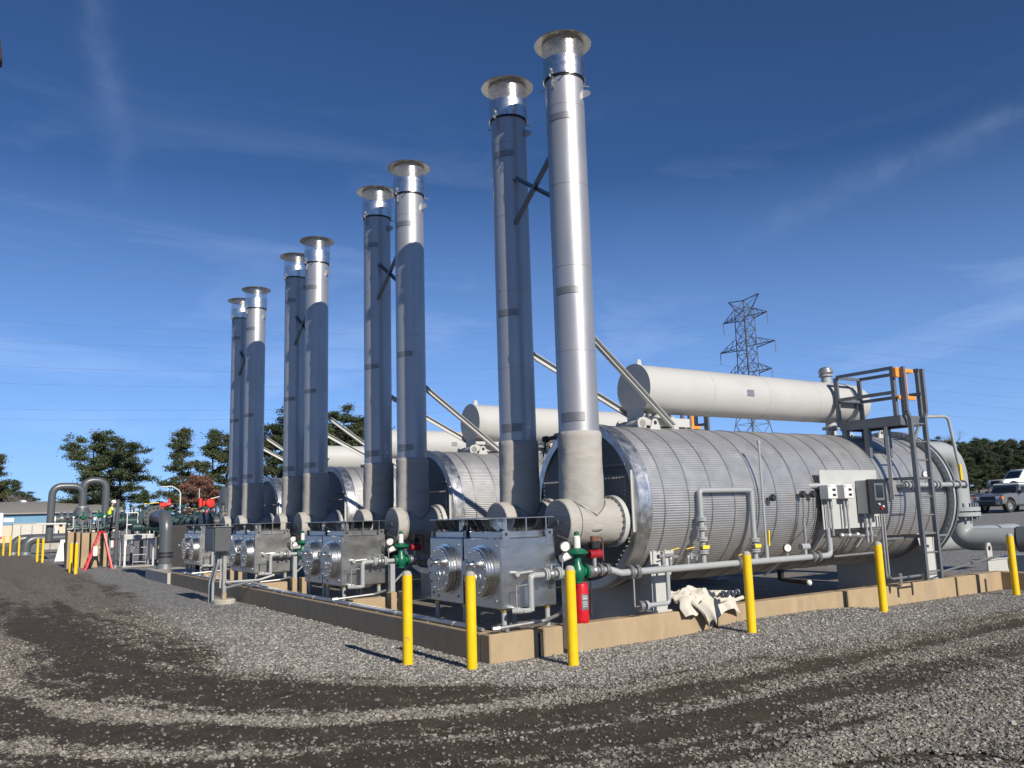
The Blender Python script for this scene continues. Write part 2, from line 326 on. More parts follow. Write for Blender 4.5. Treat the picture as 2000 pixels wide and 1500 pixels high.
# ------------------------------------------------------------------ ground
RUT = [(-.2, -4.45), (.35, -4.62), (.55, -4.95), (.60, -5.3)]
def terrain(x, y):
    x = np.asarray(x, float); y = np.asarray(y, float)
    z = np.interp(x, [20, 40, 50, 70, 150, 400], [0, .6, .75, 2.3, 3.8, 6])*sstep(130, 60, y)
    d = np.hypot(np.maximum(-x, 0), np.maximum(-y, 0))
    near = sstep(26, 14, np.hypot(x+1, y-2))
    z = z + near*(fbm(x*.9, y*.9, 3)-.5)*.05*sstep(.2, 1.2, d) + near*(fbm((d*2.2), (y-x)*.25, 9)-.5)*.05*sstep(.5, 1.6, d)
    z = z + .095*np.exp(-((x-4.9)/1.7)**4)*np.exp(-(np.minimum(y, 0)/1.3)**2)*(y < .05)
    return z
def masks(x, y):
    d = np.hypot(np.maximum(-x, 0), np.maximum(-y, 0)); s = y-x
    c = np.interp(s, [-9, -5, -2, 0, 1, 2.5, 4, 8, 14, 24], [1.5, 1.75, 1.5, .95, 1.0, 1.6, 2.1, 1.9, 1.55, 1.2])+(fbm(s*.55, d*.3, 5)-.5)*.7+(fbm(x*2.2, y*2.2, 6)-.5)*.5
    clean = sstep(.42, -.35, d-c)
    sf = np.where(s < 3, np.maximum(s, -1), 3+4.0*np.tanh((s-3)/4.0)); w = d-.35*sf+(fbm(s*.35, d*.15, 31)-.5)*.55            # tyre tracks sweep round the pad corner
    str_ = (fbm(w*2.3, s*.10, 21, 4)-.5)*.9+(fbm(w*9, s*.35, 41, 3)-.5)*.55; blot = (fbm(x*1.3, y*1.3, 51, 4)-.5)*.45+(fbm(x*7, y*7, 61, 3)-.5)*.5
    pale = lambda c_, k, a_: a_*np.exp(-((w-c_)/k)**2)
    left = sstep(-2.5, .5, s); fade = sstep(8, 3.5, s)*.8+.2; bands = left*(fade*(pale(2.15, .17, .32)+pale(3.05, .2, .28)+pale(4.1, .16, .2))-pale(1.55, .3, .18)-pale(2.6, .25, .12)-pale(3.6, .3, .14))
    right = 1-left; bands = bands+right*(-pale(1.95, .16, .20)-pale(2.75, .16, .22)-pale(3.7, .22, .20)+pale(2.35, .2, .12)+pale(4.6, .5, .12))
    bias = np.interp(s, [-9, -6, -3.5, -1, 2, 7, 12, 20], [.12, .10, .05, -.05, -.11, -.06, .05, .16])
    g = sstep(-.26, .30, str_+blot*.8+bands+bias)
    far = sstep(18, 34, np.hypot(x+4, y+6)); g = g*(1-far)+far*np.where(x > 13, .0, .72)
    g = np.maximum(g, clean)
    pd = np.full_like(np.asarray(x, float), 9.)
    for (ax, ay), (bx, by) in zip(RUT[:-1], RUT[1:]):
        t = np.clip(((x-ax)*(bx-ax)+(y-ay)*(by-ay))/((bx-ax)**2+(by-ay)**2), 0, 1); pd = np.minimum(pd, np.hypot(x-ax-t*(bx-ax), y-ay-t*(by-ay)))
    g = g*sstep(.0, .09, pd)
    return g, clean, pd
def graded(lo, a, b, hi, st, k):
    xs = list(np.arange(a, b+1e-6, st)); d = st; x = a; L = []
    while x > lo: d *= k; x -= d; L.append(x)
    d = st; x = xs[-1]; H = []
    while x < hi: d *= k; x += d; H.append(x)
    return np.array(L[::-1]+xs+H)
gx = graded(-500, -7, 9, 1200, .085, 1.13); gy = graded(-400, -7.5, 14, 1200, .085, 1.13)
GX, GY = np.meshgrid(gx, gy); GZ = terrain(GX, GY); GM, GC, GP = masks(GX, GY); GZ = GZ-.025*sstep(.08, 0, GP)
inpad = (GX > .05) & (GY > .05) & (GX < 24) & (GY < 22); GZ = np.where(inpad, -.06, GZ)
nx, ny = len(gx), len(gy)
ii = (np.arange(ny-1)[:, None]*nx+np.arange(nx-1)[None, :]).ravel(); quads = np.stack([ii, ii+1, ii+nx+1, ii+nx], 1)
def fast_mesh(name, V, F, m, smooth=True):
    me = bpy.data.meshes.new(name); k = F.shape[1]; me.vertices.add(len(V)); me.vertices.foreach_set('co', V.astype(np.float32).ravel())
    me.loops.add(F.size); me.loops.foreach_set('vertex_index', F.astype(np.int32).ravel()); me.polygons.add(len(F)); me.polygons.foreach_set('loop_start', np.arange(0, F.size, k, dtype=np.int32))
    try: me.polygons.foreach_set('loop_total', np.full(len(F), k, dtype=np.int32))
    except Exception: pass
    me.polygons.foreach_set('use_smooth', np.full(len(F), smooth)); me.update(calc_edges=True); me.materials.append(MATS[m]); return me
gme = fast_mesh('ground', np.stack([GX.ravel(), GY.ravel(), GZ.ravel()], 1), quads, 'gravel_ground')
for nm, arr in (('gravel', GM), ('fresh', GC)):
    at_ = gme.attributes.new(nm, 'FLOAT', 'POINT'); at_.data.foreach_set('value', arr.astype(np.float32).ravel())
go = bpy.data.objects.new('ground', gme); COL.objects.link(go); tag(go, kind='structure')

def scatter_stones():
    N = 900000; ang = RNG.uniform(R_(56.4-36), R_(56.4+36), N); r = 2.6+(21-2.6)*RNG.random(N)**1.15
    x = CAM.x+r*np.cos(ang); y = CAM.y+r*np.sin(ang)
    ok = ~((x > -.01) & (y > -.01)); x, y, r = x[ok], y[ok], r[ok]; g, c, pd = masks(x, y)
    keep = RNG.random(len(x)) < np.clip(g**1.2, .05, 1)*sstep(20, 6, r)*.62*(sstep(.0, .08, pd)+.02); x, y, g, c, r = x[keep], y[keep], g[keep], c[keep], r[keep]
    n = len(x); print('stones', n)
    sz = .0042+.0105*RNG.random(n)**2.0; big = RNG.random(n) < .03; sz[big] *= 1.5
    tpl = np.array([(-1, -1, -1), (1, -1, -1), (1, 1, -1), (-1, 1, -1), (-1, -1, 1), (1, -1, 1), (1, 1, 1), (-1, 1, 1)], float)*.75
    V = tpl[None]*(1+RNG.uniform(-.55, .45, (n, 8, 3))); V[:, :, 2] *= RNG.uniform(.45, .85, (n, 1)); V[:, :, 0] *= RNG.uniform(.8, 1.5, (n, 1))
    a = RNG.uniform(0, 6.283, n); t = RNG.uniform(-.5, .5, n); ca, sa, ct, s_t = np.cos(a)[:, None], np.sin(a)[:, None], np.cos(t)[:, None], np.sin(t)[:, None]
    X = V[:, :, 0]*ct-V[:, :, 2]*s_t; Z = V[:, :, 0]*s_t+V[:, :, 2]*ct; Y = V[:, :, 1]
    P = np.stack([(X*ca-Y*sa)*sz[:, None]+x[:, None], (X*sa+Y*ca)*sz[:, None]+y[:, None], Z*sz[:, None]+(terrain(x, y)+sz*.25)[:, None]], 2)
    F = np.array([(0, 2, 1), (0, 3, 2), (4, 5, 6), (4, 6, 7), (0, 1, 5), (0, 5, 4), (1, 2, 6), (1, 6, 5), (2, 3, 7), (2, 7, 6), (3, 0, 4), (3, 4, 7)])
    me = fast_mesh('loose_gravel', P.reshape(-1, 3), (F[None]+8*np.arange(n)[:, None, None]).reshape(-1, 3), 'loose_stone', False)
    tone = .10+.30*RNG.random(n)**1.3; warm = .25+.75*RNG.random(n)*(1-.7*c)
    colr = np.stack([tone, tone*(.985-.10*warm), tone*(.96-.26*warm), np.ones(n)], 1); colr[:, :3] *= ((.55+.35*np.clip(g*1.2, 0, 1))*(1-c)+1.05*c)[:, None]
    at_ = me.attributes.new('tone', 'FLOAT_COLOR', 'POINT'); at_.data.foreach_set('color', np.repeat(colr, 8, 0).astype(np.float32).ravel())
    o = bpy.data.objects.new('loose_gravel', me); COL.objects.link(o); tag(o, 'loose grey crushed stone strewn over the dirt yard', 'gravel', kind='stuff')
scatter_stones()

# ------------------------------------------------------------------ concrete pad and curb
H = .305; PIT = 4.6789
curb = thing('containment_curb', (0, 0, -.1), 'low tan concrete containment curb around the heater pad', 'curb')
xs = [0, .683, 3.481, 6.243, 9.24, 10.71]
for i in range(5):
    a = xs[i]+(.035 if i else 0); b = xs[i+1]-(.035 if i < 4 else 0)
    MB().box((a, 0, -.1), (b, .2, H), .012).build('curb_block', 'concrete', curb)
    if i: MB().box((xs[i]-.0345, .03, -.1), (xs[i]+.0345, .19, H-.05)).build('gap_shade_filler', 'joint', curb)  # near-black filler puts the deep shadow of the open gap into colour
MB().box((10.12, -.012, -.05), (10.17, -.001, .22), .004).build('drain_slot', 'joint', curb)
MB().box((0, .2005, -.1), (.2, 16.2, H), .012).build('curb_block', 'concrete', curb)
MB().box((-.08, 16.25, -.1), (.9, 19.4, H-.02), .012).build('curb_block', 'concrete_grey', curb)
MB().box((10.712, -1.6, -.1), (10.9, .198, H), .012).build('curb_block', 'concrete', curb)
pf = MB().box((.2, .2, -.08), (12.8, 20, .06)).build('pad_floor', 'pad_floor'); tag(pf, kind='structure')
for i in range(4):
    y = i*PIT
    pl = thing('equipment_pier', (.5, y-.2, .06), ['low concrete pier under the burner boxes nearest the red fire extinguisher', 'low tan concrete pier under the second pair of burner boxes', 'low tan concrete pier under the third pair of burner boxes', 'low tan concrete pier under the last pair of burner boxes'][i], 'pier', 'concrete piers under the burner boxes')
    if i: MB().box((.26, y-.3, .06), (.80, y-.08, .36), .01).build('beam', 'concrete', pl); MB().box((.9, y-.3, .06), (1.0, y-.12, .42), .008).build('post', 'concrete', pl); MB().box((1.1, y-.3, .06), (1.2, y-.12, .42), .008).build('post', 'concrete', pl)
    else: MB().box((.30, .32, .06), (.80, .5, .2), .01).build('beam', 'concrete', pl)

# ------------------------------------------------------------------ heaters
YC, ZC, RD = 1.05, 1.67, 1.085; X0, X1 = 2.2, 9.2
ORD = ['first', 'second', 'third', 'fourth']
WHICH = ['beside the fire extinguisher', 'second from the fire extinguisher', 'third from the fire extinguisher', 'farthest from the fire extinguisher']
def make_heater():
    t = thing('water_bath_heater', (X0, YC, .06), 'big corrugated silver drum heater '+WHICH[0], 'heater', 'row of drum heaters')
    nr = 212; n = nr*4; v = []; f = []
    for x in (X0+.22, X1-.04):
        for k in range(n):
            a = 2*math.pi*k/n; r = RD-.0065*(.5-.5*math.cos(2*math.pi*k/4)); v.append((x, YC+r*math.cos(a), ZC+r*math.sin(a)))
    # panel lengths with a slight step between them, so the jacket is not one perfect sheet
    secs = [X0+.22]+[X0+.45+.43*i for i in range(16)]; secs = [s for s in secs if s < X1-.2]+[X1-.04]
    m = MB(); rr = random.Random(3)
    for a_, b_ in zip(secs[:-1], secs[1:]):
        dr = rr.uniform(-.003, .004); vs = []
        xsn = (a_+.001, a_*.5+b_*.5, b_-.001)
        for j, x in enumerate(xsn):
            for k in range(n):
                a = 2*math.pi*k/n; r = RD+dr-.0075*(.5-.5*math.cos(2*math.pi*k/4))-(.004*math.sin(a*5+x*7)**2 if j == 1 else 0); vs.append((x, YC+r*math.cos(a), ZC+r*math.sin(a)))
        m.add(vs, [(i*n+k, i*n+(k+1) % n, (i+1)*n+(k+1) % n, (i+1)*n+k) for i in range(2) for k in range(n)])
    j = m.build('corrugated_jacket', 'jacket', t, sharp=60)
    for s in secs[1:-1]:
        MB().ring((s, YC, ZC), (1, 0, 0), RD-.006, RD+.0055, -.007, .007, 72).build('strap', 'strap', t)
    MB().lathe([(RD-.09, 0), (RD+.012, 0), (RD+.024, .01), (RD+.024, .03), (RD+.01, .045), (RD+.01, .205), (RD+.018, .215), (RD+.018, .232), (RD-.02, .24), (RD-.04, .1)], (X0-.01, YC, ZC), (1, 0, 0), 96, True).build('front_rim', 'jacket_rim', t)
    fp = MB().lathe([(0, 0), (RD-.05, 0), (RD-.05, .02)], (X0+.03, YC, ZC), (1, 0, 0), 72).build('front_plate', 'front_paint', t)
    pl = MB().prism([(-1.0, -.62), (1.0, -.62), (1.0, .40), (-1.0, .40)], .03, (X0-.012, YC, ZC), (0, 1, 0), (0, 0, 1), (1, 0, 0)); 
    w = .93
    fp2 = MB().prism([(-w*.72, -.80), (w*.72, -.80), (w, -.45), (w, .38), (-w, .38), (-w, -.45)], .03, (X0-.004, YC, ZC), (0, 1, 0), (0, 0, 1), (1, 0, 0)).build('fire_tube_plate', 'front_paint', t)
    b = MB()
    def brow(p, q, n_):
        for k in range(n_+1):
            u = k/n_; y = YC+p[0]*(1-u)+q[0]*u; z = ZC+p[1]*(1-u)+q[1]*u; b.cyl((X0-.004, y, z), (X0-.03, y, z), .0125, n=6)
    e = .045; brow((-w+e, .38-e), (w-e, .38-e), 30); brow((-w+e, .28), (-w+e, -.43), 13); brow((w-e, .28), (w-e, -.43), 13); brow((-w+e, -.47), (-w*.72+e, -.76), 5); brow((w-e, -.47), (w*.72-e, -.76), 5); brow((-w*.66, -.76), (w*.66, -.76), 22)
    tag(b.build('bolts', 'galv', fp2), kind='stuff')
    MB().bar((X0-.03, YC-.9, ZC+.5), (X0-.03, YC-.3, ZC+.5), .02, .035).build('stiffener', 'front_paint', t)
    MB().bar((X0-.015, YC-1.0, ZC+.42), (X0-.015, YC-1.0, ZC-.35), .02, .05, (1, 0, 0)).build('edge_strip', 'panel_grey', t)
    # rear girth flanges
    for xx in (X1, X1+.10):
        fl = MB().ring((xx, YC, ZC), (1, 0, 0), RD-.08, RD+.11, 0, .05, 96).build('girth_flange', 'pipe_paint' if xx == X1 else 'steel_grey', t)
    b = MB(); bolts(b, (X1-.03, YC, ZC), (1, 0, 0), RD+.065, 72, .016, .22); tag(b.build('flange_bolts', 'steel_grey', t), kind='stuff')
    MB().lathe([(RD-.04, 0), (RD-.05, .25), (RD-.3, .38), (0, .42)], (X1+.15, YC, ZC), (1, 0, 0), 48).build('end_head', 'tank_paint', t)
    for xx in (2.66, 8.82):
        sd = thing('x', (0, 0, 0), None, None); bpy.data.objects.remove(sd)
        m = MB(); hw = .86; arc = [(RD+.012)*math.cos(a) for a in ()]
        pts = [(-hw, -(ZC-.06)), (hw, -(ZC-.06))]+[((RD+.004)*math.sin(a), -(RD+.004)*math.cos(a)) for a in np.linspace(R_(57), R_(-57), 15)]
        m.prism(pts, .02, (xx-.1, YC, ZC), (0, 1, 0), (0, 0, 1), (1, 0, 0)); m.prism(pts, .02, (xx+.1, YC, ZC), (0, 1, 0), (0, 0, 1), (1, 0, 0))
        for yy in (-.84, -.4, 0, .4, .84): m.box((xx-.08, YC+yy-.01, .08), (xx+.1, YC+yy+.01, ZC-math.sqrt((RD+.01)**2-yy**2)))
        m.box((xx-.16, YC-hw-.02, .06), (xx+.18, YC+hw+.02, .085))
        s_ = m.build('saddle', 'tank_paint', t)
        MB().ring((xx, YC, ZC), (1, 0, 0), RD+.007, RD+.016, -.11, .13, 72) if False else None
        g_ = [(-.13, 0), (.11, 0), (.29, .78), (-.13, .78)] if xx < 5 else [(-.11, 0), (.13, 0), (.13, .78), (-.35, .78)]
        MB().prism(g_, .014, (xx, YC-.875, .31), (1, 0, 0), (0, 0, 1), (0, -1, 0)).build('wear_plate', 'tank_paint', t)
        MB().box((xx-.17, YC-.93, .30), (xx+.17, YC-.80, .325), .003).build('foot_plate', 'tank_paint', t)
    for xx, yy in ((3.47, 1.95-.0), (3.3, .75), (8.7, .75), (8.7, 1.35)):
        if (xx, yy) == (3.47, 1.95): yy = 1.36
        zz = ZC+math.sqrt(RD**2-(yy-YC)**2)-.01
        lug = [(-.1, 0), (.1, 0), (.055, .12), (.03, .155), (-.03, .155), (-.055, .12)]
        l = MB().prism(lug, .02, (xx, yy, zz), (1, 0, 0)).build('lifting_lug', 'tank_paint', t)
        MB().cyl((xx, yy-.003, zz+.1), (xx, yy+.023, zz+.1), .03, n=12).build('hole', 'black', l)
    return t
heater = make_heater()

def make_tank():
    t = thing('expansion_tank', (3.24, 1.08, 2.75), 'long pale grey expansion tank on the heater '+WHICH[0], 'tank', 'expansion tanks on the heaters')
    x0, R, zc, yc = 3.24, .352, 3.33, 1.08
    sh = MB().lathe([(R-.02, 0), (R, .005), (R, 5.05), (R*.98, 5.15), (R*.9, 5.25), (R*.72, 5.34), (R*.4, 5.39), (0, 5.405)], (x0, yc, zc), (1, 0, 0), 64).build('shell', 'tank_paint', t)
    MB().ring((x0+4.72, yc, zc), (1, 0, 0), R-.002, R+.006, 0, .05, 64).build('band', 'steel_grey', t)
    for q in (1.3, 2.55, 3.8): MB().ring((x0+q, yc, zc), (1, 0, 0), R-.003, R+.0028, 0, .012, 64).build('weld_seam', 'tank_paint', t)
    MB().box((x0+2.0, yc-R-.006, zc-.05), (x0+2.16, yc-R+.01, zc+.05), .002).build('nameplate', 'galv', t)
    poly = [((R+.008)*math.sin(a), (R+.008)*math.cos(a)) for a in np.linspace(R_(-152), R_(152), 40)]+[(.17, -.52), (-.17, -.52)]
    MB().prism(poly, .02, (x0-.02, yc, zc), (0, 1, 0), (0, 0, 1), (1, 0, 0)).build('end_plate', 'tank_paint', t)
    m = MB(); m.box((x0-.02, yc-.17, 2.78), (x0+.9, yc-.155, 2.9)); m.box((x0-.02, yc+.155, 2.78), (x0+.9, yc+.17, 2.9)); m.box((x0-.02, yc-.17, 2.775), (x0+.9, yc+.17, 2.785)); m.build('base_channel', 'tank_paint', t)
    l = MB().cyl((x0-.06, yc-.20, 2.8), (x0-.06, yc-.17, 2.8), .09, n=24); l.cyl((x0-.06, yc+.25, 2.8), (x0-.06, yc+.28, 2.8), .09, n=24); l.cyl((x0-.06, yc-.2, 2.8), (x0-.06, yc+.25, 2.8), .06, n=20); l.build('cross_nozzle', 'tank_paint', t)
    for xx in (x0+.42, x0+4.5):
        m = MB(); m.lathe([(.09, 2.70), (.09, 2.86), (.15, 2.865), (.15, 2.905), (.09, 2.91), (.09, 3.02)], (xx, yc, 0), (0, 0, 1), 24); m.build('nozzle', 'tank_paint', t)
    m = MB().lathe([(.085, 0), (.085, .13), (.12, .135), (.12, .16), (.085, .165)], (x0+4.48, yc, zc+R-.02), (0, 0, 1), 24); vn = m.build('vent', 'pipe_paint', t)
    MB().lathe([(.10, .165), (.125, .2), (.125, .235), (.105, .245), (.105, .275), (.05, .3), (0, .305)], (x0+4.48, yc, zc+R-.02), (0, 0, 1), 24).build('vent_hood', 'galv', vn)
    MB().prism([(-.05, 0), (.05, 0), (.03, .1), (-.03, .1)], .015, (x0+.12, yc, zc+R-.01), (1, 0, 0)).build('lifting_lug', 'tank_paint', t)
    return t
tank = make_tank()

SX, SYA, SYB = 1.62, .357, 1.709
def make_stack():
    t = thing('exhaust_stack', (SX, SYA, 1.1), '', 'exhaust stack', 'exhaust stacks')
    n = 64; m = MB(); r = .256; prof = []
    for z in (2.5, 3.6, 4.7, 5.8, 6.9): prof += [(r, z), (r, z+1.094), (r+.0035, z+1.096), (r+.0035, z+1.099)]
    prof = [(a, b) for a, b in prof if b < 7.3]+[(r, 7.34)]
    MB().lathe(prof, (SX, SYA, 0), (0, 0, 1), n).build('shaft', 'stack_silver', t)
    for z, h in ((6.68, .09), (4.33, .09), (2.70, .11)):
        m = MB(); vs = []; k = 10
        for rr in (r+.001, r+.008):
            for zz in (z, z+h):
                for i in range(k+1):
                    a = R_(178)+R_(72)*i/k; vs.append((SX+rr*math.cos(a), SYA+rr*math.sin(a), zz))
        q = k+1; fs = []
        for i in range(k): fs += [(i, i+1, q+i+1, q+i), (2*q+i, 3*q+i, 3*q+i+1, 2*q+i+1), (i, 2*q+i, 2*q+i+1, i+1), (q+i, q+i+1, 3*q+i+1, 3*q+i)]
        fs += [(0, q, 3*q, 2*q), (k, 2*q+k, 3*q+k, q+k)]; m.add(vs, fs).build('dark_strip', 'stack_patch', t)  # dark curved strip on one side of the shaft
    # insulation blanket, slightly wrinkled
    def quilt(o, axis, L, R0, nr, name, seed, mtl='blanket'):
        o = Vector(o); ax = Vector(axis); u, w = perp(ax); vs = []; nn = 56
        for i in range(nr+1):
            tt = L*i/nr
            for k in range(nn):
                a = 2*math.pi*k/nn; px, py = math.cos(a)*2.2, math.sin(a)*2.2
                dd = (float(fbm(px+tt*1.0, py+tt*9, seed, 3))-.5)*.018+(float(fbm(px*.8, py*.8+tt*1.5, seed+5, 2))-.5)*.018
                rr = R0+dd; 
                if i in (0, nr): rr = R0-.012
                vs.append(o+ax*tt+u*(rr*math.cos(a))+w*(rr*math.sin(a)))
        mm = MB().add(vs, [(i*nn+k, i*nn+(k+1) % nn, (i+1)*nn+(k+1) % nn, (i+1)*nn+k) for i in range(nr) for k in range(nn)]+[tuple(range(nn-1, -1, -1)), tuple(range(nr*nn, nr*nn+nn))])
        return mm.build(name, mtl, t, sharp=70)
    ins = quilt((SX, SYA, 1.35), (0, 0, 1), 1.23, .280, 36, 'insulation_blanket', 3)
    tee = quilt((1.30, SYA, 1.46), (1, 0, 0), .76, .282, 20, 'tee_blanket', 8)
    cp = quilt((1.23, SYA, 1.46), (1, 0, 0), .16, .297, 5, 'tee_cap', 12)
    MB().lathe([(0, 0), (.276, 0), (.286, .012)], (1.223, SYA, 1.46), (1, 0, 0), 48).build('cap_disc', 'blanket', cp)
    MB().box((1.214, SYA-.03, 1.45), (1.2225, SYA+.03, 1.50), .004).build('id_tag', 'galv', cp)
    MB().ring((1.392, SYA, 1.46), (1, 0, 0), .285, .298, 0, .012, 48).build('drawstring', 'blanket', cp)
    # V seam where the riser meets the tee
    pth = [(SX+.285*math.sin(a), SYA-.287*math.cos(a)*abs(math.cos(a))**.0, 1.46+.08+.20*abs(math.sin(a))) for a in np.linspace(R_(-75), R_(75), 21)]
    MB().tube(pth, .006, 6).build('lacing', 'stack_patch', ins)
    cl = MB().ring((2.04, SYA, 1.46), (1, 0, 0), .25, .325, 0, .07, 48); cl.cyl((2.0, SYA, 1.46), (2.2, SYA, 1.46), .25, n=40); fo = cl.build('flange', 'tank_paint', t)
    b = MB(); bolts(b, (2.025, SYA, 1.46), (1, 0, 0), .303, 26, .012, .1); tag(b.build('flange_bolts', 'steel_grey', fo), kind='stuff')
    # rain cap
    cz = 7.30; rc = .286
    MB().ring((SX, SYA, cz-.012), (0, 0, 1),   .252, .270, 0, .045, 56).build('dark_ring', 'black', t)  # black ring drawn for the dark gap below the cap
    cap = MB().ring((SX, SYA, cz), (0, 0, 1), rc-.006, rc,   .01, .28, 64).build('rain_cap', 'cap_steel', t)
    m = MB(); ns = 60; z0, z1 = cz+.28, cz+.53; hw = .0022; steps = 7
    for sgn in (1, -1):
        for k in range(ns):
            a0 = 2*math.pi*k/ns; vs = []
            for i in range(steps+1):
                u = i/steps; a = a0+sgn*u*R_(28); zz = z0+(z1-z0)*u
                da = hw/rc
                vs += [((rc-.002*sgn)*math.cos(a-da)+SX, (rc-.002*sgn)*math.sin(a-da)+SYA, zz), ((rc-.002*sgn)*math.cos(a+da)+SX, (rc-.002*sgn)*math.sin(a+da)+SYA, zz)]
            m.add(vs, [(2*i, 2*i+1, 2*i+3, 2*i+2) for i in range(steps)])
    tag(m.build('screen', 'cap_steel', cap, smooth=False), kind='stuff')
    MB().lathe([(0, 0), (rc+.0, 0), (rc, .028), (rc+.098, .032), (rc+.102, .038), (rc+.098, .045), (rc-.02, .047), (.1, .085), (0, .09)], (SX, SYA, cz+.51), (0, 0, 1), 64).build('brim', 'cap_steel', cap)
    for k, a in enumerate((R_(235), R_(345), R_(110))):
        p = Vector((SX+.25*math.cos(a), SYA+.25*math.sin(a), cz+.0)); q = Vector((SX+.36*math.cos(a), SYA+.36*math.sin(a), cz)); e = MB().cyl(p, q, .008, n=8); e.cyl(q, q+Vector((0, 0, .0001))+(q-p)*.06, .014, n=6); e.build('set_bolt', 'galv', cap)
    ch = MB(); a = R_(197); base = Vector((SX+.305*math.cos(a), SYA+.305*math.sin(a), cz+.09))
    for k in range(9):
        c = base+Vector((.012*math.sin(k*1.7)+.004*k*math.cos(a)*-1, .012*math.cos(k*2.1), -.032*k)); pts = []
        for i in range(9):
            b_ = 2*math.pi*i/8; o = Vector((.013*math.cos(b_), 0, .022*math.sin(b_))) if k % 2 else Vector((0, .013*math.cos(b_), .022*math.sin(b_))); pts.append(c+o)
        ch.tube(pts, .0042, 5, caps=False)
    ch.build('chain', 'galv', cap)
    a = R_(305); d = Vector((math.cos(a), math.sin(a), 0)); p = Vector((SX, SYA, 7.02))+d*.25
    lg = MB().prism([(0, 0), (.09, .02), (.115, .06), (.09, .1), (0, .12)], .014, p, d, (0, 0, 1), d.cross(Vector((0, 0, 1)))).build('lifting_lug', 'stack_silver', t)
    return t
stk = make_stack()
def strut(y, z0, nm='stay_brace'):
    return (SX+.27, y, z0)

def make_frame():  # cross bracing between one heater's pair of stacks and their stays down to the drum
    t = thing('stack_bracing', (SX, 1.03, 2.6), 'crossed steel braces and stays on the stacks '+WHICH[0], 'bracing', 'stack bracing')
    MB().angle((SX-.08, SYB-.23, 6.33), (SX-.08, SYA+.23, 5.73), .05, .008).build('cross_brace', 'steel_grey', t)
    MB().angle((SX-.13, SYB-.21, 5.62), (SX-.13, SYA+.21, 6.30), .05, .008, flip=-1).build('cross_brace', 'steel_grey', t)
    for y, ye in ((SYA, .90), (SYB, 1.30)):
        ze = ZC+math.sqrt(RD**2-(ye-YC)**2)+.02; p0 = Vector((SX+.23, y, 3.84)); p1 = Vector((3.78, ye, ze))
        d = (p1-p0).normalized(); side = d.cross(Vector((0, 0, 1))).normalized(); upv = side.cross(d)
        m = MB(); m.bar(p0, p1, .008, .085, upv)
        m.bar(p0+upv*.04+side*.025, p1+upv*.04+side*.025, .05, .008, upv); m.bar(p0-upv*.04+side*.025, p1-upv*.04+side*.025, .05, .008, upv); m.build('stay', 'tank_paint', t)
        MB().box((p1.x-.06, p1.y-.05, p1.z-.05), (p1.x+.08, p1.y+.05, p1.z+.0), .005).build('foot_bracket', 'tank_paint', t)
    return t
frame = make_frame()

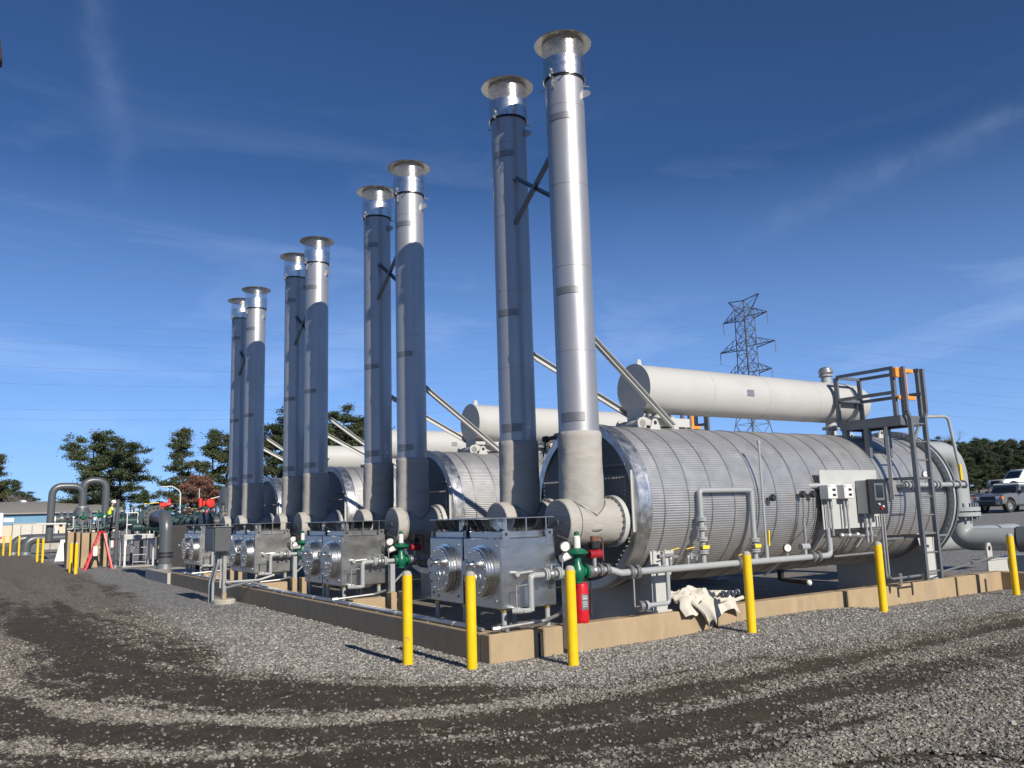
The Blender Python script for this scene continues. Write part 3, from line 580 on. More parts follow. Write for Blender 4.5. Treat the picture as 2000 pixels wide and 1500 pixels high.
def make_box():
    x0, x1, y0, y1, z0, z1 = .234, 1.0, .112, .925, .536, 1.32
    t = thing('burner_box', ((x0+x1)/2, (y0+y1)/2, .2), '', 'burner box', 'stainless burner boxes')
    body = MB().box((x0, y0, z0), (x1, y1, z1), .012).build('housing', 'stainless', t)
    yc, zc = .515, .935
    dm = MB().lathe([(.31, .012), (.31, -.008), (.275, -.012), (.275, -.03), (.288, -.032), (.288, -.044), (.27, -.046), (.27, -.066), (.284, -.068), (.284, -.08), (.266, -.082), (.266, -.095), (.26, -.10), (0, -.10)], (x0, yc, zc), (1, 0, 0), 72).build('door_drum', 'stainless', t)
    b = MB(); bolts(b, (x0-.10, yc, zc), (-1, 0, 0), .243, 14, .011, .018, .2); tag(b.build('door_bolts', 'galv', dm), kind='stuff')
    MB().lathe([(.045, 0), (.028, .02), (.022, .045), (.05, .095), (.05, .12), (0, .12)], (x0-.10, yc+.02, zc+.09), (-1, 0, 0), 20).build('sight_port', 'stainless', dm)
    MB().tube([(x0-.10, yc-.03+.09*math.sin(a), zc-.06+.1*math.cos(a)) for a in np.linspace(.15, 2.6, 12)] if False else [(x0-.13, yc-.0-.09*math.sin(a), zc-.07+.1*math.cos(a)) for a in np.linspace(.1, 2.7, 12)], .009, 8).build('handle', 'stainless', dm)
    m = MB(); m.cyl((x0-.10, yc-.03, zc-.05), (x0-.125, yc-.03, zc-.05), .018, n=10); m.cyl((x0-.10, yc+.04, zc-.05), (x0-.125, yc+.04, zc-.05), .018, n=10); m.cyl((x0-.10, yc, zc-.11), (x0-.125, yc, zc-.11), .014, n=10); m.build('knobs', 'galv', dm)
    for k in ((-.32, .3), (.33, -.3), (-.3, -.31), (.2, -.33)):
        MB().cyl((x0, yc+k[0], zc+k[1]), (x0-.012, yc+k[0], zc+k[1]), .016, n=10).build('stud', 'galv', body)
    # lifting lugs on the corners
    for xx, yy, n_ in ((x0+.08, y0, -1), (x1-.08, y0, -1), (x0+.08, y1, 1)):
        l = MB().prism([(-.045, -.10), (.045, -.10), (.045, .085), (-.045, .085)], n_*.014, (xx, yy+n_*.001, z1), (1, 0, 0), (0, 0, 1), (0, 1, 0)).build('lifting_lug', 'stainless', t)
        MB().cyl((xx, yy+n_*.004, z1+.045), (xx, yy+n_*.0165, z1+.045), .02, n=14).build('hole', 'black', l)
    # hood with fins
    hx0, hx1, hy0, hy1 = x0+.06, x1-.04, y0+.07, y1-.05
    sk = MB(); zt = z1+.075
    sk.box((hx0, hy0, z1+.001), (hx1, hy1, zt), .006); hood = sk.build('hood_skirt', 'stainless', t)
    core = MB().box((hx0+.14, hy0+.14, zt), (hx1-.14, hy1-.14, zt+.14)).build('core', 'black', hood)
    MB().box((hx0-.07, hy0-.06, zt+.142), (hx1+.05, hy1+.03, zt+.152), .002).build('hood_top', 'stainless', t)
    fin = [(0, 0), (0, .14), (-.14, .14), (-.125, .085), (-.08, .03)]
    def addfin(o, d, nrm): MB().prism([(-a+.0, b) for a, b in fin], .006, o, Vector(d), (0, 0, 1), nrm).build('fin', 'stainless', hood)
    for k in range(5):
        u = k/4; xx = hx0+.01+(hx1-hx0-.026)*u; yy = hy0+.01+(hy1-hy0-.026)*u
        addfin((xx, hy0+.10, zt), (0, -1, 0), (1, 0, 0)); addfin((hx0+.10, yy, zt), (-1, 0, 0), (0, 1, 0))
    for k in range(3):
        MB().box((hx0+.03+.28*k, hy0-.058, zt-.06), (hx0+.045+.28*k, hy0-.05, zt+.142)).build('tie_bar', 'stainless', hood)
    for xx in (x0+.07, x1-.1):
        for yy in (y0+.06, y1-.06):
            lg = MB().cyl((xx, yy, .2), (xx, yy, z0), .03, n=14); lg.cyl((xx, yy, .2), (xx, yy, .215), .06, n=14); lg.build('leg', 'pipe_paint', t); MB().cyl((xx, yy, z0-.03), (xx, yy, z0-.002), .036, n=14).build('leg_collar', 'brass', t)
    MB().box((x0+.0, y0+.02, .06), (x1-.02, y1-.02, .2), .01).build('plinth', 'concrete_grey', t)
    dn = MB().lathe([(.2, 0), (.2, -.02), (.14, -.06), (0, -.07)], (.72, .45, z0), (0, 0, 1), 32).build('drain_pan', 'white_paint', t)
    return t
bbox = make_box()

def flange_pair(m, c, ax, r, t=.02):
    c = Vector(c); ax = Vector(ax).normalized(); m.cyl(c-ax*(t*1.2), c-ax*(t*.15), r, n=20); m.cyl(c+ax*(t*.15), c+ax*(t*1.2), r, n=20)
def make_train(k):
    yp = -.06; zp = .90
    t = thing('fuel_gas_train', (1.19, yp, .3), '', 'valve train', 'fuel gas valve trains')
    m = MB(); m.tube([(.42, .112, zp+.02), (.42, yp+.1, zp+.02)], .03, 12); m.tube(fil([(.52, yp, .52), (.52, yp, zp), (1.1, yp, zp)], .06), .034, 14); m.tube([(.42, .10, .53), (.42, yp-.02, .53), (.52, yp, .53)], .026, 10)
    m.cyl((.40, yp-.02, .53), (.30, yp+.05, .53), .03, n=12)
    m.build('burner_pipe', 'pipe_paint', t)
    m = MB(); m.tube([(.47, .115, zp+.02), (.66, .11, zp+.03)], .024, 10); m.build('pilot_arm', 'galv', t)
    m = MB(); m.tube([(.34, yp+.02, .54), (.34, yp+.02, .80), (.48, yp+.02, .80)], .011, 8); m.build('tubing', 'galv', t)
    for xx in (.72, .90): f = MB(); flange_pair(f, (xx, yp, zp), (1, 0, 0), .075); f.build('flange', 'pipe_paint', t)
    bv = MB(); bv.sph((.81, yp, zp), .055); bv.cyl((.81, yp, zp), (.81, yp, zp+.1), .016, n=8); bv.build('ball_valve', 'galv', t); MB().bar((.72, yp, zp+.105), (.88, yp, zp+.105), .025, .008).build('valve_handle', 'galv', t)
    # green diaphragm regulator
    g = MB(); g.lathe([(.05, -.13), (.062, -.12), (.062, -.105), (.05, -.10), (.08, -.05), (.085, 0), (.08, .05), (.045, .10), (.045, .17)], (1.19, yp, zp), (0, 0, 1), 24)
    g.lathe([(.05, -.13), (.085, -.128), (.085, -.10), (.055, -.095), (.055, .095), (.085, .10), (.085, .128), (.05, .13)], (1.19, yp, zp), (1, 0, 0), 20); rb = g.build('regulator_body', 'valve_green', t)
    MB().lathe([(.03, .165), (.10, .19), (.13, .212), (.13, .23), (.10, .25), (.045, .275), (0, .278)], (1.19, yp, zp), (0, 0, 1), 36).build('diaphragm_case', 'valve_green', t)
    MB().lathe([(.042, .27), (.042, .40), (.03, .415), (0, .42)], (1.19, yp, zp), (0, 0, 1), 20).build('spring_can', 'white_paint', t)
    MB().lathe([(.03, .415), (.03, .455), (.0, .47)], (1.19, yp, zp), (0, 0, 1), 14).build('spring_cap', 'valve_green', t)
    ga = MB().lathe([(.055, 0), (.06, .01), (.06, .03), (.052, .034), (0, .034)], (.97, yp-.06, zp+.30), (-.5, -.85, 0), 24).build('pressure_gauge', 'steel_grey', t)
    MB().lathe([(0, .0345), (.050, .035), (.050, .037), (0, .037)], (.97, yp-.06, zp+.30), (-.5, -.85, 0), 24).build('dial', 'white_paint', ga)
    MB().tube(fil([(.97, yp-.05, zp+.28), (.97, yp, zp+.18), (.97, yp, zp)], .04), .009, 8).build('gauge_stem', 'galv', t)
    m = MB(); m.tube([(1.3, yp, zp), (1.62, yp, zp)], .036, 14); m.build('inlet_pipe', 'pipe_paint', t)
    for xx in (1.36, 1.52, 1.62): f = MB(); flange_pair(f, (xx, yp, zp), (1, 0, 0), .07); f.build('flange', 'galv', t)
    m = MB(); m.sph((1.44, yp, zp), .06); m.cyl((1.44, yp, zp), (1.44, yp, zp+.15), .03, n=10); m.build('shutoff_valve', 'galv', t)
    MB().cyl((1.36, yp, zp+.19), (1.54, yp, zp+.19), .052, n=20).build('actuator', 'dark_red', t); MB().box((1.39, yp-.05, zp+.25), (1.51, yp+.05, zp+.34), .012).build('switch_box', 'black', t)
    m = MB(); m.cyl((1.45, yp, zp+.34), (1.45, yp, zp+.40), .045, n=14); m.tube(fil([(1.45, yp, zp+.38), (1.62, yp+.05, zp+.38), (1.66, yp+.1, zp+.1)], .06), .01, 8); m.build('limit_switch', 'rust', t)
    MB().tube(fil([(1.02, yp+.02, zp+.14), (1.10, yp+.02, zp+.2), (1.10, yp+.02, zp+.36), (1.0, yp+.12, zp+.42)], .05), .02, 8).build('vent_hose', 'black', t)
    MB().tube([(.98, yp+.03, zp+.16), (1.12, yp+.03, zp+.2)], .045, 12).build('pilot_valve', 'white_paint', t)
    MB().tube([(.35, yp+.06, .31), (.35, yp+.06, .33)], .02, 8) 
    MB().box((.98, yp-.05, .06), (1.06, yp+.05, zp-.05), .004).build('support_post', 'pipe_paint', t)
    return t
train = make_train(0)

def make_level_valve():
    t = thing('level_valve', (2.42, 1.78, 2.38), '', 'valve', 'black level valves on the drums')
    x, y = 2.42, 1.78; z0 = ZC+math.sqrt(RD**2-(y-YC)**2)-.02
    m = MB(); m.cyl((x, y, z0-.03), (x, y, 2.98), .022, n=10); m.cyl((x, y, 2.74), (x, y, 2.82), .05, n=12); m.cyl((x-.02, y-.12, 2.68), (x-.02, y+.12, 2.68), .055, n=14); m.build('stem', 'black', t)
    m = MB(); m.tube([(x-.02, y+.1, 2.68), (x-.02, y+.38, 2.67)], .03, 10); m.cyl((x-.02, y+.35, 2.67), (x-.02, y+.42, 2.67), .05, n=12); m.build('branch', 'black', t)
    MB().tube([(x, y, 3.0), (x, y-.14, 3.0)], .015, 8).build('handle', 'black', t); MB().sph((x, y, 2.98), .035).build('bonnet', 'black', t)
    p = [Vector((x-.02, y+.38, 2.66)), Vector((x-.06, y+.42, 2.4)), Vector((x-.1, y+.30, 2.12)), Vector((x-.12, y+.08, 2.02)), Vector((x-.10, y-.15, 2.10))]
    MB().tube(fil(p, .3, 8), .011, 8).build('cable', 'black', t)
    return t
lvl = make_level_valve()

HL = ['by the red fire extinguisher', 'at the second heater from the extinguisher', 'at the third heater from the extinguisher', 'at the heater farthest from the extinguisher']
stk['label'] = 'fully sunlit silver exhaust stack nearest the red fire extinguisher'
for i in range(4):
    dy = (0, PIT*i, 0)
    if i:
        dup(heater, dy, 'big corrugated silver drum heater '+WHICH[i]); dup(tank, dy, 'long pale grey expansion tank on the heater '+WHICH[i]); dup(frame, dy, 'crossed steel braces and stays on the stacks '+WHICH[i])
        dup(stk, dy, 'silver exhaust stack with sunlit top '+HL[i])
        dup(train, dy, 'green regulator and gas valves by the boxes '+HL[i]); dup(lvl, dy, 'small black valve and cable atop the drum '+WHICH[i])
        dup(bbox, dy, 'stainless burner box with piped flank '+HL[i])
    else:
        train['label'] = 'green regulator and fuel gas valves next to the red fire extinguisher'; lvl['label'] = 'small black valve and cable atop the drum '+WHICH[0]
        bbox['label'] = 'stainless burner box nearest the red fire extinguisher, its flank piped to the green regulator'
    s = dup(stk, (0, PIT*i+SYB-SYA, 0), 'silver exhaust stack shaded by its twin '+HL[i]); s.location.x -= .02
    dup(bbox, (0, PIT*i+.86, 0), 'stainless burner box behind its twin, '+HL[i])

# ------------------------------------------------------------------ piping and instruments along the first heater
def single(mb, name, m, loc, label, cat, group=None): return tag(mb.build(name, m, None, loc), label, cat, group)
YH, ZH = -.10, .85
t = thing('fuel_header_pipe', (3.2, YH, .06), 'long grey fuel pipe along the sunlit side of the first drum', 'pipe')
MB().tube(fil([(1.66, -.06, .90), (1.80, YH, ZH), (5.81, YH, ZH), (5.81, YH, 1.80), (5.72, YH+.02, 1.86), (5.55, .05, 1.86)], .09), .042, 16).build('pipe', 'pipe_paint', t)
for xx in (1.95, 2.05, 3.85, 3.97, 5.38, 5.5):
    f = MB(); flange_pair(f, (xx, YH, ZH), (1, 0, 0), .085); f.build('flange', 'galv', t)
MB().bar((3.86, YH, ZH+.1), (4.06, YH, ZH+.13), .02, .008).build('valve_handle', 'yellow_tag', t)
for xx in (4.7,):
    MB().cyl((xx, YH, .32) if xx < 3 else (xx, YH+.3, .62), (xx, YH, ZH-.03), .025 if xx < 3 else .015, n=10).build('hanger', 'pipe_paint', t)
m = MB(); m.tube(fil([(2.56, YH, ZH-.03), (2.56, YH, .44), (2.20, YH, .44)], .05), .028, 12); m.cyl((2.2, YH, .44), (2.16, YH, .44), .06, n=14); m.build('drain_leg', 'pipe_paint', t)
m = MB(); m.cyl((2.12, YH, .44), (2.06, YH, .44), .065, n=14); m.tube([(2.06, YH, .44), (2.0, YH, .44), (2.0, YH, .80)], .012, 8); m.build('drain_valve', 'galv', t)
m = MB(); m.tube(fil([(2.62, YH, ZH), (2.62, YH, .99), (2.75, YH, .99)], .03), .022, 10); m.cyl((2.5, YH, ZH+.05), (2.5, YH, ZH+.22), .03, n=10); m.cyl((2.42, YH, ZH+.16), (2.66, YH, ZH+.16), .028, n=10); m.build('bleed_branch', 'galv', t)
for xx in (2.68, 2.95): MB().bar((xx-.06, YH-.02, ZH+.23), (xx+.08, YH-.02, ZH+.25), .02, .008).build('valve_handle', 'yellow_tag', t)
m = MB(); m.tube(fil([(2.93, YH, ZH), (2.93, YH, .99), (3.0, YH, .99), (3.08, YH, .99), (3.08, YH, .93)], .025), .02, 10); m.cyl((2.98, YH, .95), (2.98, YH, 1.03), .035, n=10); m.build('sample_branch', 'galv', t)
lp = thing('bypass_loop', (3.7, YH, .06), 'grey upside-down U loop of pipe rising from the fuel header', 'pipe')
MB().tube(fil([(3.21, YH, ZH), (3.21, YH, 1.815), (4.20, YH, 1.815), (4.20, YH, ZH)], .045, 4), .035, 14).build('pipe', 'pipe_paint', lp)
for p, zz in ((3.21, (1.03, 1.19, 1.33, 1.45)), (4.20, (1.0, 1.14))):
    for z in zz: f = MB(); flange_pair(f, (p, YH, z), (0, 0, 1), .07); f.build('flange', 'pipe_paint', lp)
    z = zz[0]+.06; MB().sph((p, YH, z), .052).build('ball_valve', 'galv', lp); MB().bar((p-.06, YH-.055, z), (p+.06, YH-.055, z), .012, .045).build('valve_handle', 'yellow_tag', lp)
    MB().cyl((p, YH, z), (p, YH-.06, z), .012, n=8).build('valve_stem', 'galv', lp)
vp = thing('vent_riser', (4.43, YH, .85), 'thin tall grey vent riser with yellow handle beside the U loop', 'pipe')
MB().tube([(4.43, YH, ZH), (4.43, YH, 2.44)], .016, 10).build('pipe', 'pipe_paint', vp); MB().cyl((4.43, YH, ZH), (4.43, YH, 1.06), .028, n=12).build('socket', 'pipe_paint', vp)
MB().bar((4.46, YH-.02, 1.05), (4.47, YH-.02, 1.26), .03, .02).build('valve_handle', 'yellow_tag', vp); MB().cyl((4.43, YH, 2.44), (4.43, YH, 2.5), .024, n=10).build('cap', 'pipe_paint', vp)
def gauge(x, y, z, zs, label, r=.06):
    g = thing('pressure_gauge', (x, y, zs), label, 'gauge', None); MB().cyl((x, y, zs), (x, y, z-r*.8), .01, n=8).build('stem', 'galv', g)
    d = Vector((-.45, -.9, 0)).normalized(); MB().lathe([(r*.9, -.02), (r, -.01), (r, .018), (r*.86, .022), (0, .022)], (x, y, z), d, 24).build('case', 'black', g)
    MB().lathe([(0, .0225), (r*.82, .023), (r*.82, .0245), (0, .0245)], (x, y, z), d, 24).build('dial', 'white_paint', g); c = Vector((x, y, z))+d*.026
    MB().bar(c, c+Vector((.03, -.01, .025)), .006, .003, d).build('needle', 'black', g); return g
gauge(4.86, YH, 1.0, .87, 'round white-faced pressure gauge on the fuel header beside the vent riser')
# solenoid cluster on the header
s = thing('header_instruments', (5.25, YH, .89), 'small grey instrument tee with upright tubing on the fuel header', 'valve')
m = MB(); m.cyl((5.15, YH, 1.0), (5.32, YH, 1.0), .045, n=14); m.cyl((5.25, YH, ZH), (5.25, YH, 1.02), .025, n=10); m.build('body', 'pipe_paint', s); MB().tube([(5.27, YH, 1.0), (5.27, YH, 1.40)], .02, 10).build('conduit', 'galv', s)
# thermowell heads and cables on the drum side
for k, (xx, zz) in enumerate(((4.62, 1.70), (5.27, 1.74), (5.5, 1.74))):
    th = thing('sensor_head', (xx, -.03, zz), ['small round black sensor plug on the drum beside the vent riser', 'black sensor head with cable on the drum beside the panel board', 'black sensor head with cable touching the edge of the panel board'][k], 'sensor', None)
    MB().cyl((xx, .05, zz), (xx, -.10, zz), .018, n=10).build('nipple', 'galv', th); MB().lathe([(.02, .0), (.05, .01), (.05, .05), (.035, .07), (0, .07)], (xx, -.09, zz), (-.2, -1, 0), 16).build('head', 'black', th)
    if k: MB().tube(fil([(xx, -.12, zz-.03), (xx+.0, -.10, 1.35), (5.27+.02*k, -.08, 1.2), (5.27, -.1, 1.1)], .15), .01, 8).build('cable', 'steel_grey', th)
# panel board with transmitters
pb = thing('instrument_board', (6.4, -.10, 1.2), 'flat grey instrument backboard mounted on the drum side', 'panel')
MB().box((5.70, -.11, 1.22), (7.10, -.095, 2.09), .003).build('board', 'panel_grey', pb)
for xx in (5.85, 6.9):
    MB().bar((xx, -.09, 1.3), (xx, .22, .92), .05, .03).build('strut', 'tank_paint', pb); MB().bar((xx, -.09, 1.7), (xx, -.02, 1.7), .05, .05).build('bracket', 'tank_paint', pb)
for k, xx in enumerate((5.66, 6.04)):
    tr = thing('transmitter_box', (xx+.1, -.11, 1.65), ['small white transmitter box on the board, farther from the black control cabinet', 'small white transmitter box on the board, right beside the black control cabinet'][k], 'transmitter', 'white transmitters on the board')
    b = MB().box((xx, -.27, 1.66), (xx+.21, -.111, 1.87), .012).build('housing', 'white_paint', tr)
    for q in range(2): MB().box((xx+.09, -.274, 1.70+.075*q), (xx+.165, -.2705, 1.735+.075*q), .002).build('display', 'glass_dark', b)
    for q in (-1, 1): MB().cyl((xx+.105+q*.085, -.271, 1.845), (xx+.105+q*.085, -.276, 1.845), .01, n=8).build('screw', 'steel_grey', b)
    m = MB(); m.cyl((xx+.08, -.18, 1.66), (xx+.08, -.18, 1.25), .014, n=8); m.cyl((xx+.15, -.18, 1.66), (xx+.15, -.18, 1.52), .022, n=8); m.cyl((xx+.15, -.18, 1.52), (xx+.15, -.18, 1.13), .016, n=8); m.cyl((xx+.15, -.18, 1.55), (xx+.15, -.18, 1.58), .03, n=8); m.build('conduit', 'galv', tr)
cc = thing('control_cabinet', (6.730, -.11, 1.42), 'black-fronted control cabinet with small screen on the instrument board', 'cabinet')
MB().box((6.530, -.30, 1.43), (6.930, -.112, 1.93), .01).build('back_box', 'panel_grey', cc); dr = MB().box((6.515, -.36, 1.42), (6.945, -.301, 1.94), .012).build('door', 'black', cc)
MB().box((6.620, -.372, 1.62), (6.860, -.3605, 1.88), .004).build('screen_frame', 'steel_grey', dr); MB().box((6.650, -.376, 1.66), (6.830, -.3725, 1.85), .002).build('screen', 'glass_dark', dr)
for q, (mm, zz) in enumerate((('white_paint', 1.565), ('red', 1.50), ('white_paint', 1.53))): MB().cyl((6.700+.05*q, -.36, zz), (6.700+.05*q, -.385, zz), .017, n=12).build('button', mm, dr)
m = MB()
for xx in (6.590, 6.690): m.cyl((xx, -.2, 1.43), (xx, -.2, 1.0), .02, n=8); m.cyl((xx, -.2, 1.28), (xx, -.2, 1.36), .034, n=8); m.cyl((xx, -.2, 1.1), (xx, -.2, 1.17), .034, n=8)
m.build('conduit', 'galv', cc)
MB().tube([(6.98, -.2, 1.43), (6.98, -.2, .52), (7.0, -.2, .45)], .018, 8).build('conduit', 'galv', cc); MB().tube([(7.05, -.2, 1.43), (7.05, -.2, .50)], .016, 8).build('conduit', 'galv', cc)
MB().tube([(6.0, -.16, 1.13), (6.86, -.16, 1.08)], .03, 10).build('manifold', 'galv', cc)
for xx in (6.02, 6.2, 6.4, 6.62): MB().sph((xx, -.16, 1.12), .045, 8, 5).build('fitting', 'galv', cc)
cd = thing('ground_conduit', (8.0, -.15, .06), 'thin grey conduit low along the drum from cabinet to ladder', 'conduit')
MB().tube(fil([(5.85, -.12, .83), (7.0, -.15, .84)], .02), .018, 8).build('upper_run', 'galv', cd); MB().tube(fil([(7.02, -.2, .5), (7.1, -.2, .43), (8.4, -.16, .43), (11.3, .3, .55)], .1), .018, 8).build('lower_run', 'galv', cd)
MB().box((7.3, -.215, .33), (7.36, -.185, .50), .003).build('clip', 'galv', cd); MB().cyl((7.33, -.2, .305), (7.33, .1, .3), .02, n=8).build('clip_arm', 'galv', cd)
bt = thing('bottom_drain', (6.1, .7, .3), 'small white-capped drain valve hanging under the drum', 'valve')
m = MB(); m.cyl((5.9, .9, .45), (5.9, .9, .7), .05, n=12); m.cyl((5.9, .9, .45), (5.95, .45, .42), .035, n=12); m.build('pipe', 'black', bt); MB().sph((5.96, .43, .42), .045).build('cap', 'white_paint', bt)

# ------------------------------------------------------------------ access platform and ladder
def make_platform():
    t = thing('access_platform', (7.7, -.4, .4), 'dark steel access platform with ladder and orange gate at the instrument board', 'platform', 'access platforms on the drums')
    yl = -.50; xa, xb = 7.54, 7.93; dz = 2.86; x0, x1, y0, y1 = 7.40, 8.05, -.42, .66
    for xx in (xa, xb): MB().box((xx-.028, yl-.035, .40), (xx+.028, yl+.035, dz+.03), .004).build('ladder_rail', 'steel_grey', t)
    for k in range(9): MB().cyl((xa, yl, .52+.285*k), (xb, yl, .52+.285*k), .014, n=8).build('rung', 'galv', t)
    for xx, s in ((xa, -1), (xb, 1)):
        MB().bar((xx, yl, dz+.03), (xx+s*.07, yl, dz+.13), .05, .05, (0, 1, 0)).build('rail_flare', 'steel_grey', t); MB().box((xx+s*.07-.025, yl-.03, dz+.13), (xx+s*.07+.025, yl+.03, dz+.84), .003).build('grab_rail', 'steel_grey', t)
        for zz in (1.05, 1.95): MB().bar((xx, yl, zz), (xx, .10 if zz < 1.5 else .05, zz), .03, .04).build('standoff', 'steel_grey', t)
    MB().bar((7.05, -.19, 1.03), (8.8, -.19, 1.03), .03, .03).build('standoff_bar', 'galv', t)
    d = MB()
    for k in range(26): yy = y0+.02+(y1-y0-.04)*k/25; d.box((x0+.02, yy-.004, dz+.02), (x1-.02, yy+.004, dz+.05))
    tag(d.build('grating', 'steel_grey', t), kind='stuff')
    for a, b in (((x0, y0), (x0, y1)), ((x1, y0), (x1, y1)), ((x0, y0), (x1, y0)), ((x0, y1), (x1, y1))):
        m = MB(); m.bar((*a, dz), (*b, dz), .012, .15); off = Vector((.5*(x0+x1)-.5*(a[0]+b[0]), .5*(y0+y1)-.5*(a[1]+b[1]), 0)).normalized()*.03
        for zz in (-.07, .07): m.bar((a[0]+off.x, a[1]+off.y, dz+zz), (b[0]+off.x, b[1]+off.y, dz+zz), .06, .012)
        m.build('edge_channel', 'steel_grey', t)
    for px, py, h in ((x0, y1, .83), (x0, y0+.05, .83), (x1, y1, .83), (x1, y0+.3, .83), (x1, y0+.02, .83)): MB().angle((px, py, dz+.0), (px, py, dz+h), .055, .007, (1, 0, 0)).build('post', 'steel_grey', t)
    for zz in (.81, .42):
        MB().angle((x0, y1, dz+zz), (x0, y0+.04, dz+zz), .055, .007).build('guard_rail', 'steel_grey', t); MB().angle((x1, y1, dz+zz), (x1, y0, dz+zz), .055, .007).build('guard_rail', 'steel_grey', t); MB().angle((x0, y1, dz+zz), (x1, y1, dz+zz), .05, .007).build('guard_rail', 'steel_grey', t)
    g = MB(); gy = y0-.0
    for zz in (.80, .36): g.box((x0+.0, gy-.02, dz+zz-.03), (x0+.46, gy+.02, dz+zz+.03), .004)
    g.box((x0+.20, gy-.015, dz+.36), (x0+.27, gy+.015, dz+.8), .003); g.box((x0-.04, gy-.03, dz+.68), (x0+.06, gy+.03, dz+.83), .004); g.build('safety_gate', 'orange', t)
    MB().angle((x0+.06, -.09, dz+.08), (x0+.09, -.07, 1.62), .06, .008, (1, 0, 0)).build('support_leg', 'panel_grey', t)
    for px, py in ((x0+.05, .6), (x1-.06, .6), (x0+.05, .2), (x1-.06, .2)):
        zt = ZC+math.sqrt(RD**2-(py-YC)**2); MB().box((px-.045, py-.045, zt-.03), (px+.045, py+.045, dz-.06), .004).build('stanchion', 'steel_grey', t)
    return t
plat = make_platform()
for i in (1, 2, 3): dup(plat, (0, PIT*i, 0), 'dark steel access platform with orange gate on the %s drum' % ORD[i])
hp = thing('vent_handle_pipe', (9.6, -.05, 1.7), 'slim grey hooked pipe with yellow-tagged valve beside the drum flange', 'pipe')
MB().tube(fil([(8.9, .35, 2.5), (8.9, .1, 3.02), (9.5, -.02, 3.04), (9.6, -.1, 1.86)], .12), .028, 12).build('pipe', 'pipe_paint', hp); MB().box((9.50, -.14, 1.92), (9.555, -.10, 2.2), .01).build('yellow_tag', 'yellow', hp)
m = MB(); m.cyl((7.75, -.16, 1.85), (9.55, -.16, 1.85), .04, n=14); m.cyl((7.78, -.16, 1.85), (7.78, .05, 1.85), .04, n=12)
for xx in (7.8, 7.9, 8.6, 8.7, 9.1, 9.3, 9.5): m.cyl((xx, -.16, 1.85), (xx+.035, -.16, 1.85), .07, n=16)
m.build('level_bridle', 'pipe_paint', hp); gauge(8.3, -.2, 2.02, 1.88, 'round white-faced gauge in front of the ladder rungs')
# outlet pipe
op = thing('outlet_pipe', (11.6, 1.05, .06), 'large pale grey outlet pipe bending down from the drum end', 'pipe')
MB().tube(fil([(9.6, 1.1, 2.5), (11.55, 1.1, 2.5), (11.55, 1.1, 1.42)], .62, 12), .225, 32).build('upper_elbow', 'pipe_paint', op)
for zz in (1.30, 1.40):
    MB().lathe([(.2, 0), (.38, 0), (.38, .075), (.2, .075)], (11.55, 1.1, zz-.03), (0, 0, 1), 40).build('flange', 'pipe_paint', op)
b = MB(); bolts(b, (11.55, 1.1, 1.2), (0, 0, 1), .33, 16, .025, .32); tag(b.build('flange_bolts', 'steel_grey', op), kind='stuff')
MB().tube(fil([(11.55, 1.1, 1.28), (11.55, 1.1, .83), (11.75, .15, .83)], .5, 12), .215, 32).build('lower_elbow', 'pipe_paint', op)
vv = thing('dark_flanged_valve', (12.0, -.3, .06), 'dark grey flanged pipe joint beyond the last curb corner', 'pipe')
MB().tube([(11.75, .16, .83), (11.95, -.35, .83), (12.6, -1.6, .83)], .235, 32).build('pipe', 'pipe_dark', vv)
for q in (.02, .22): 
    c = Vector((11.93, -.3, .83)); d = Vector((.46, -.89, 0)).normalized(); MB().lathe([(.2, 0), (.39, 0), (.39, .08), (.2, .08)], c+d*q, d, 40).build('flange', 'pipe_dark', vv)
b = MB(); bolts(b, Vector((11.93, -.3, .83))-d*.03, d, .34, 16, .026, .42); tag(b.build('flange_bolts', 'steel_grey', vv), kind='stuff'); MB().box((11.8, -.6, .06), (12.2, -.1, .62), .01).build('support', 'pipe_dark', vv)
sk = thing('pipe_skid', (11.4, .4, .06), 'pale grey steel skid beam with lifting lug beyond the ladder', 'skid')
m = MB(); m.box((10.92, .32, .06), (12.6, .34, .50)); m.box((10.92, .3, .48), (12.6, .6, .5)); m.box((10.92, .3, .06), (12.6, .6, .08)); m.build('beam', 'tank_paint', sk)
l = MB().prism([(-.09, 0), (.09, 0), (.09, .2), (.05, .29), (-.05, .29), (-.09, .2)], .03, (11.1, .36, .5), (1, 0, 0)).build('lifting_lug', 'tank_paint', sk); MB().cyl((11.1, .357, .69), (11.1, .393, .69), .045, n=16).build('hole', 'black', l)
cr = thing('low_cross_pipe', (12.2, 2.6, .06), 'thick pale grey low pipe behind the outlet pipe', 'pipe'); MB().tube([(9.9, 2.3, .75), (16, 2.3, .75)], .25, 28).build('pipe', 'pipe_paint', cr); MB().lathe([(.2, 0), (.36, 0), (.36, .1), (.2, .1)], (10.9, 2.3, .75), (1, 0, 0), 32).build('flange', 'pipe_paint', cr); MB().box((12, 2.1, .06), (12.3, 2.5, .55)).build('support', 'steel_grey', cr); MB().cyl((13.0, 2.25, .98), (13.0, 2.25, 1.3), .03, n=8).build('valve_stem', 'galv', cr); MB().box((12.92, 2.2, 1.28), (13.08, 2.3, 1.42), .02).build('valve_top', 'wall_blue', cr)
gp = MB().tube([(15.2, 1.1, -.05), (15.05, 1.1, 2.05)], .045, 10); single(gp, 'grey_post', 'galv', (15.2, 1.1, 0), 'slim bare grey post in front of the parked SUV', 'post')

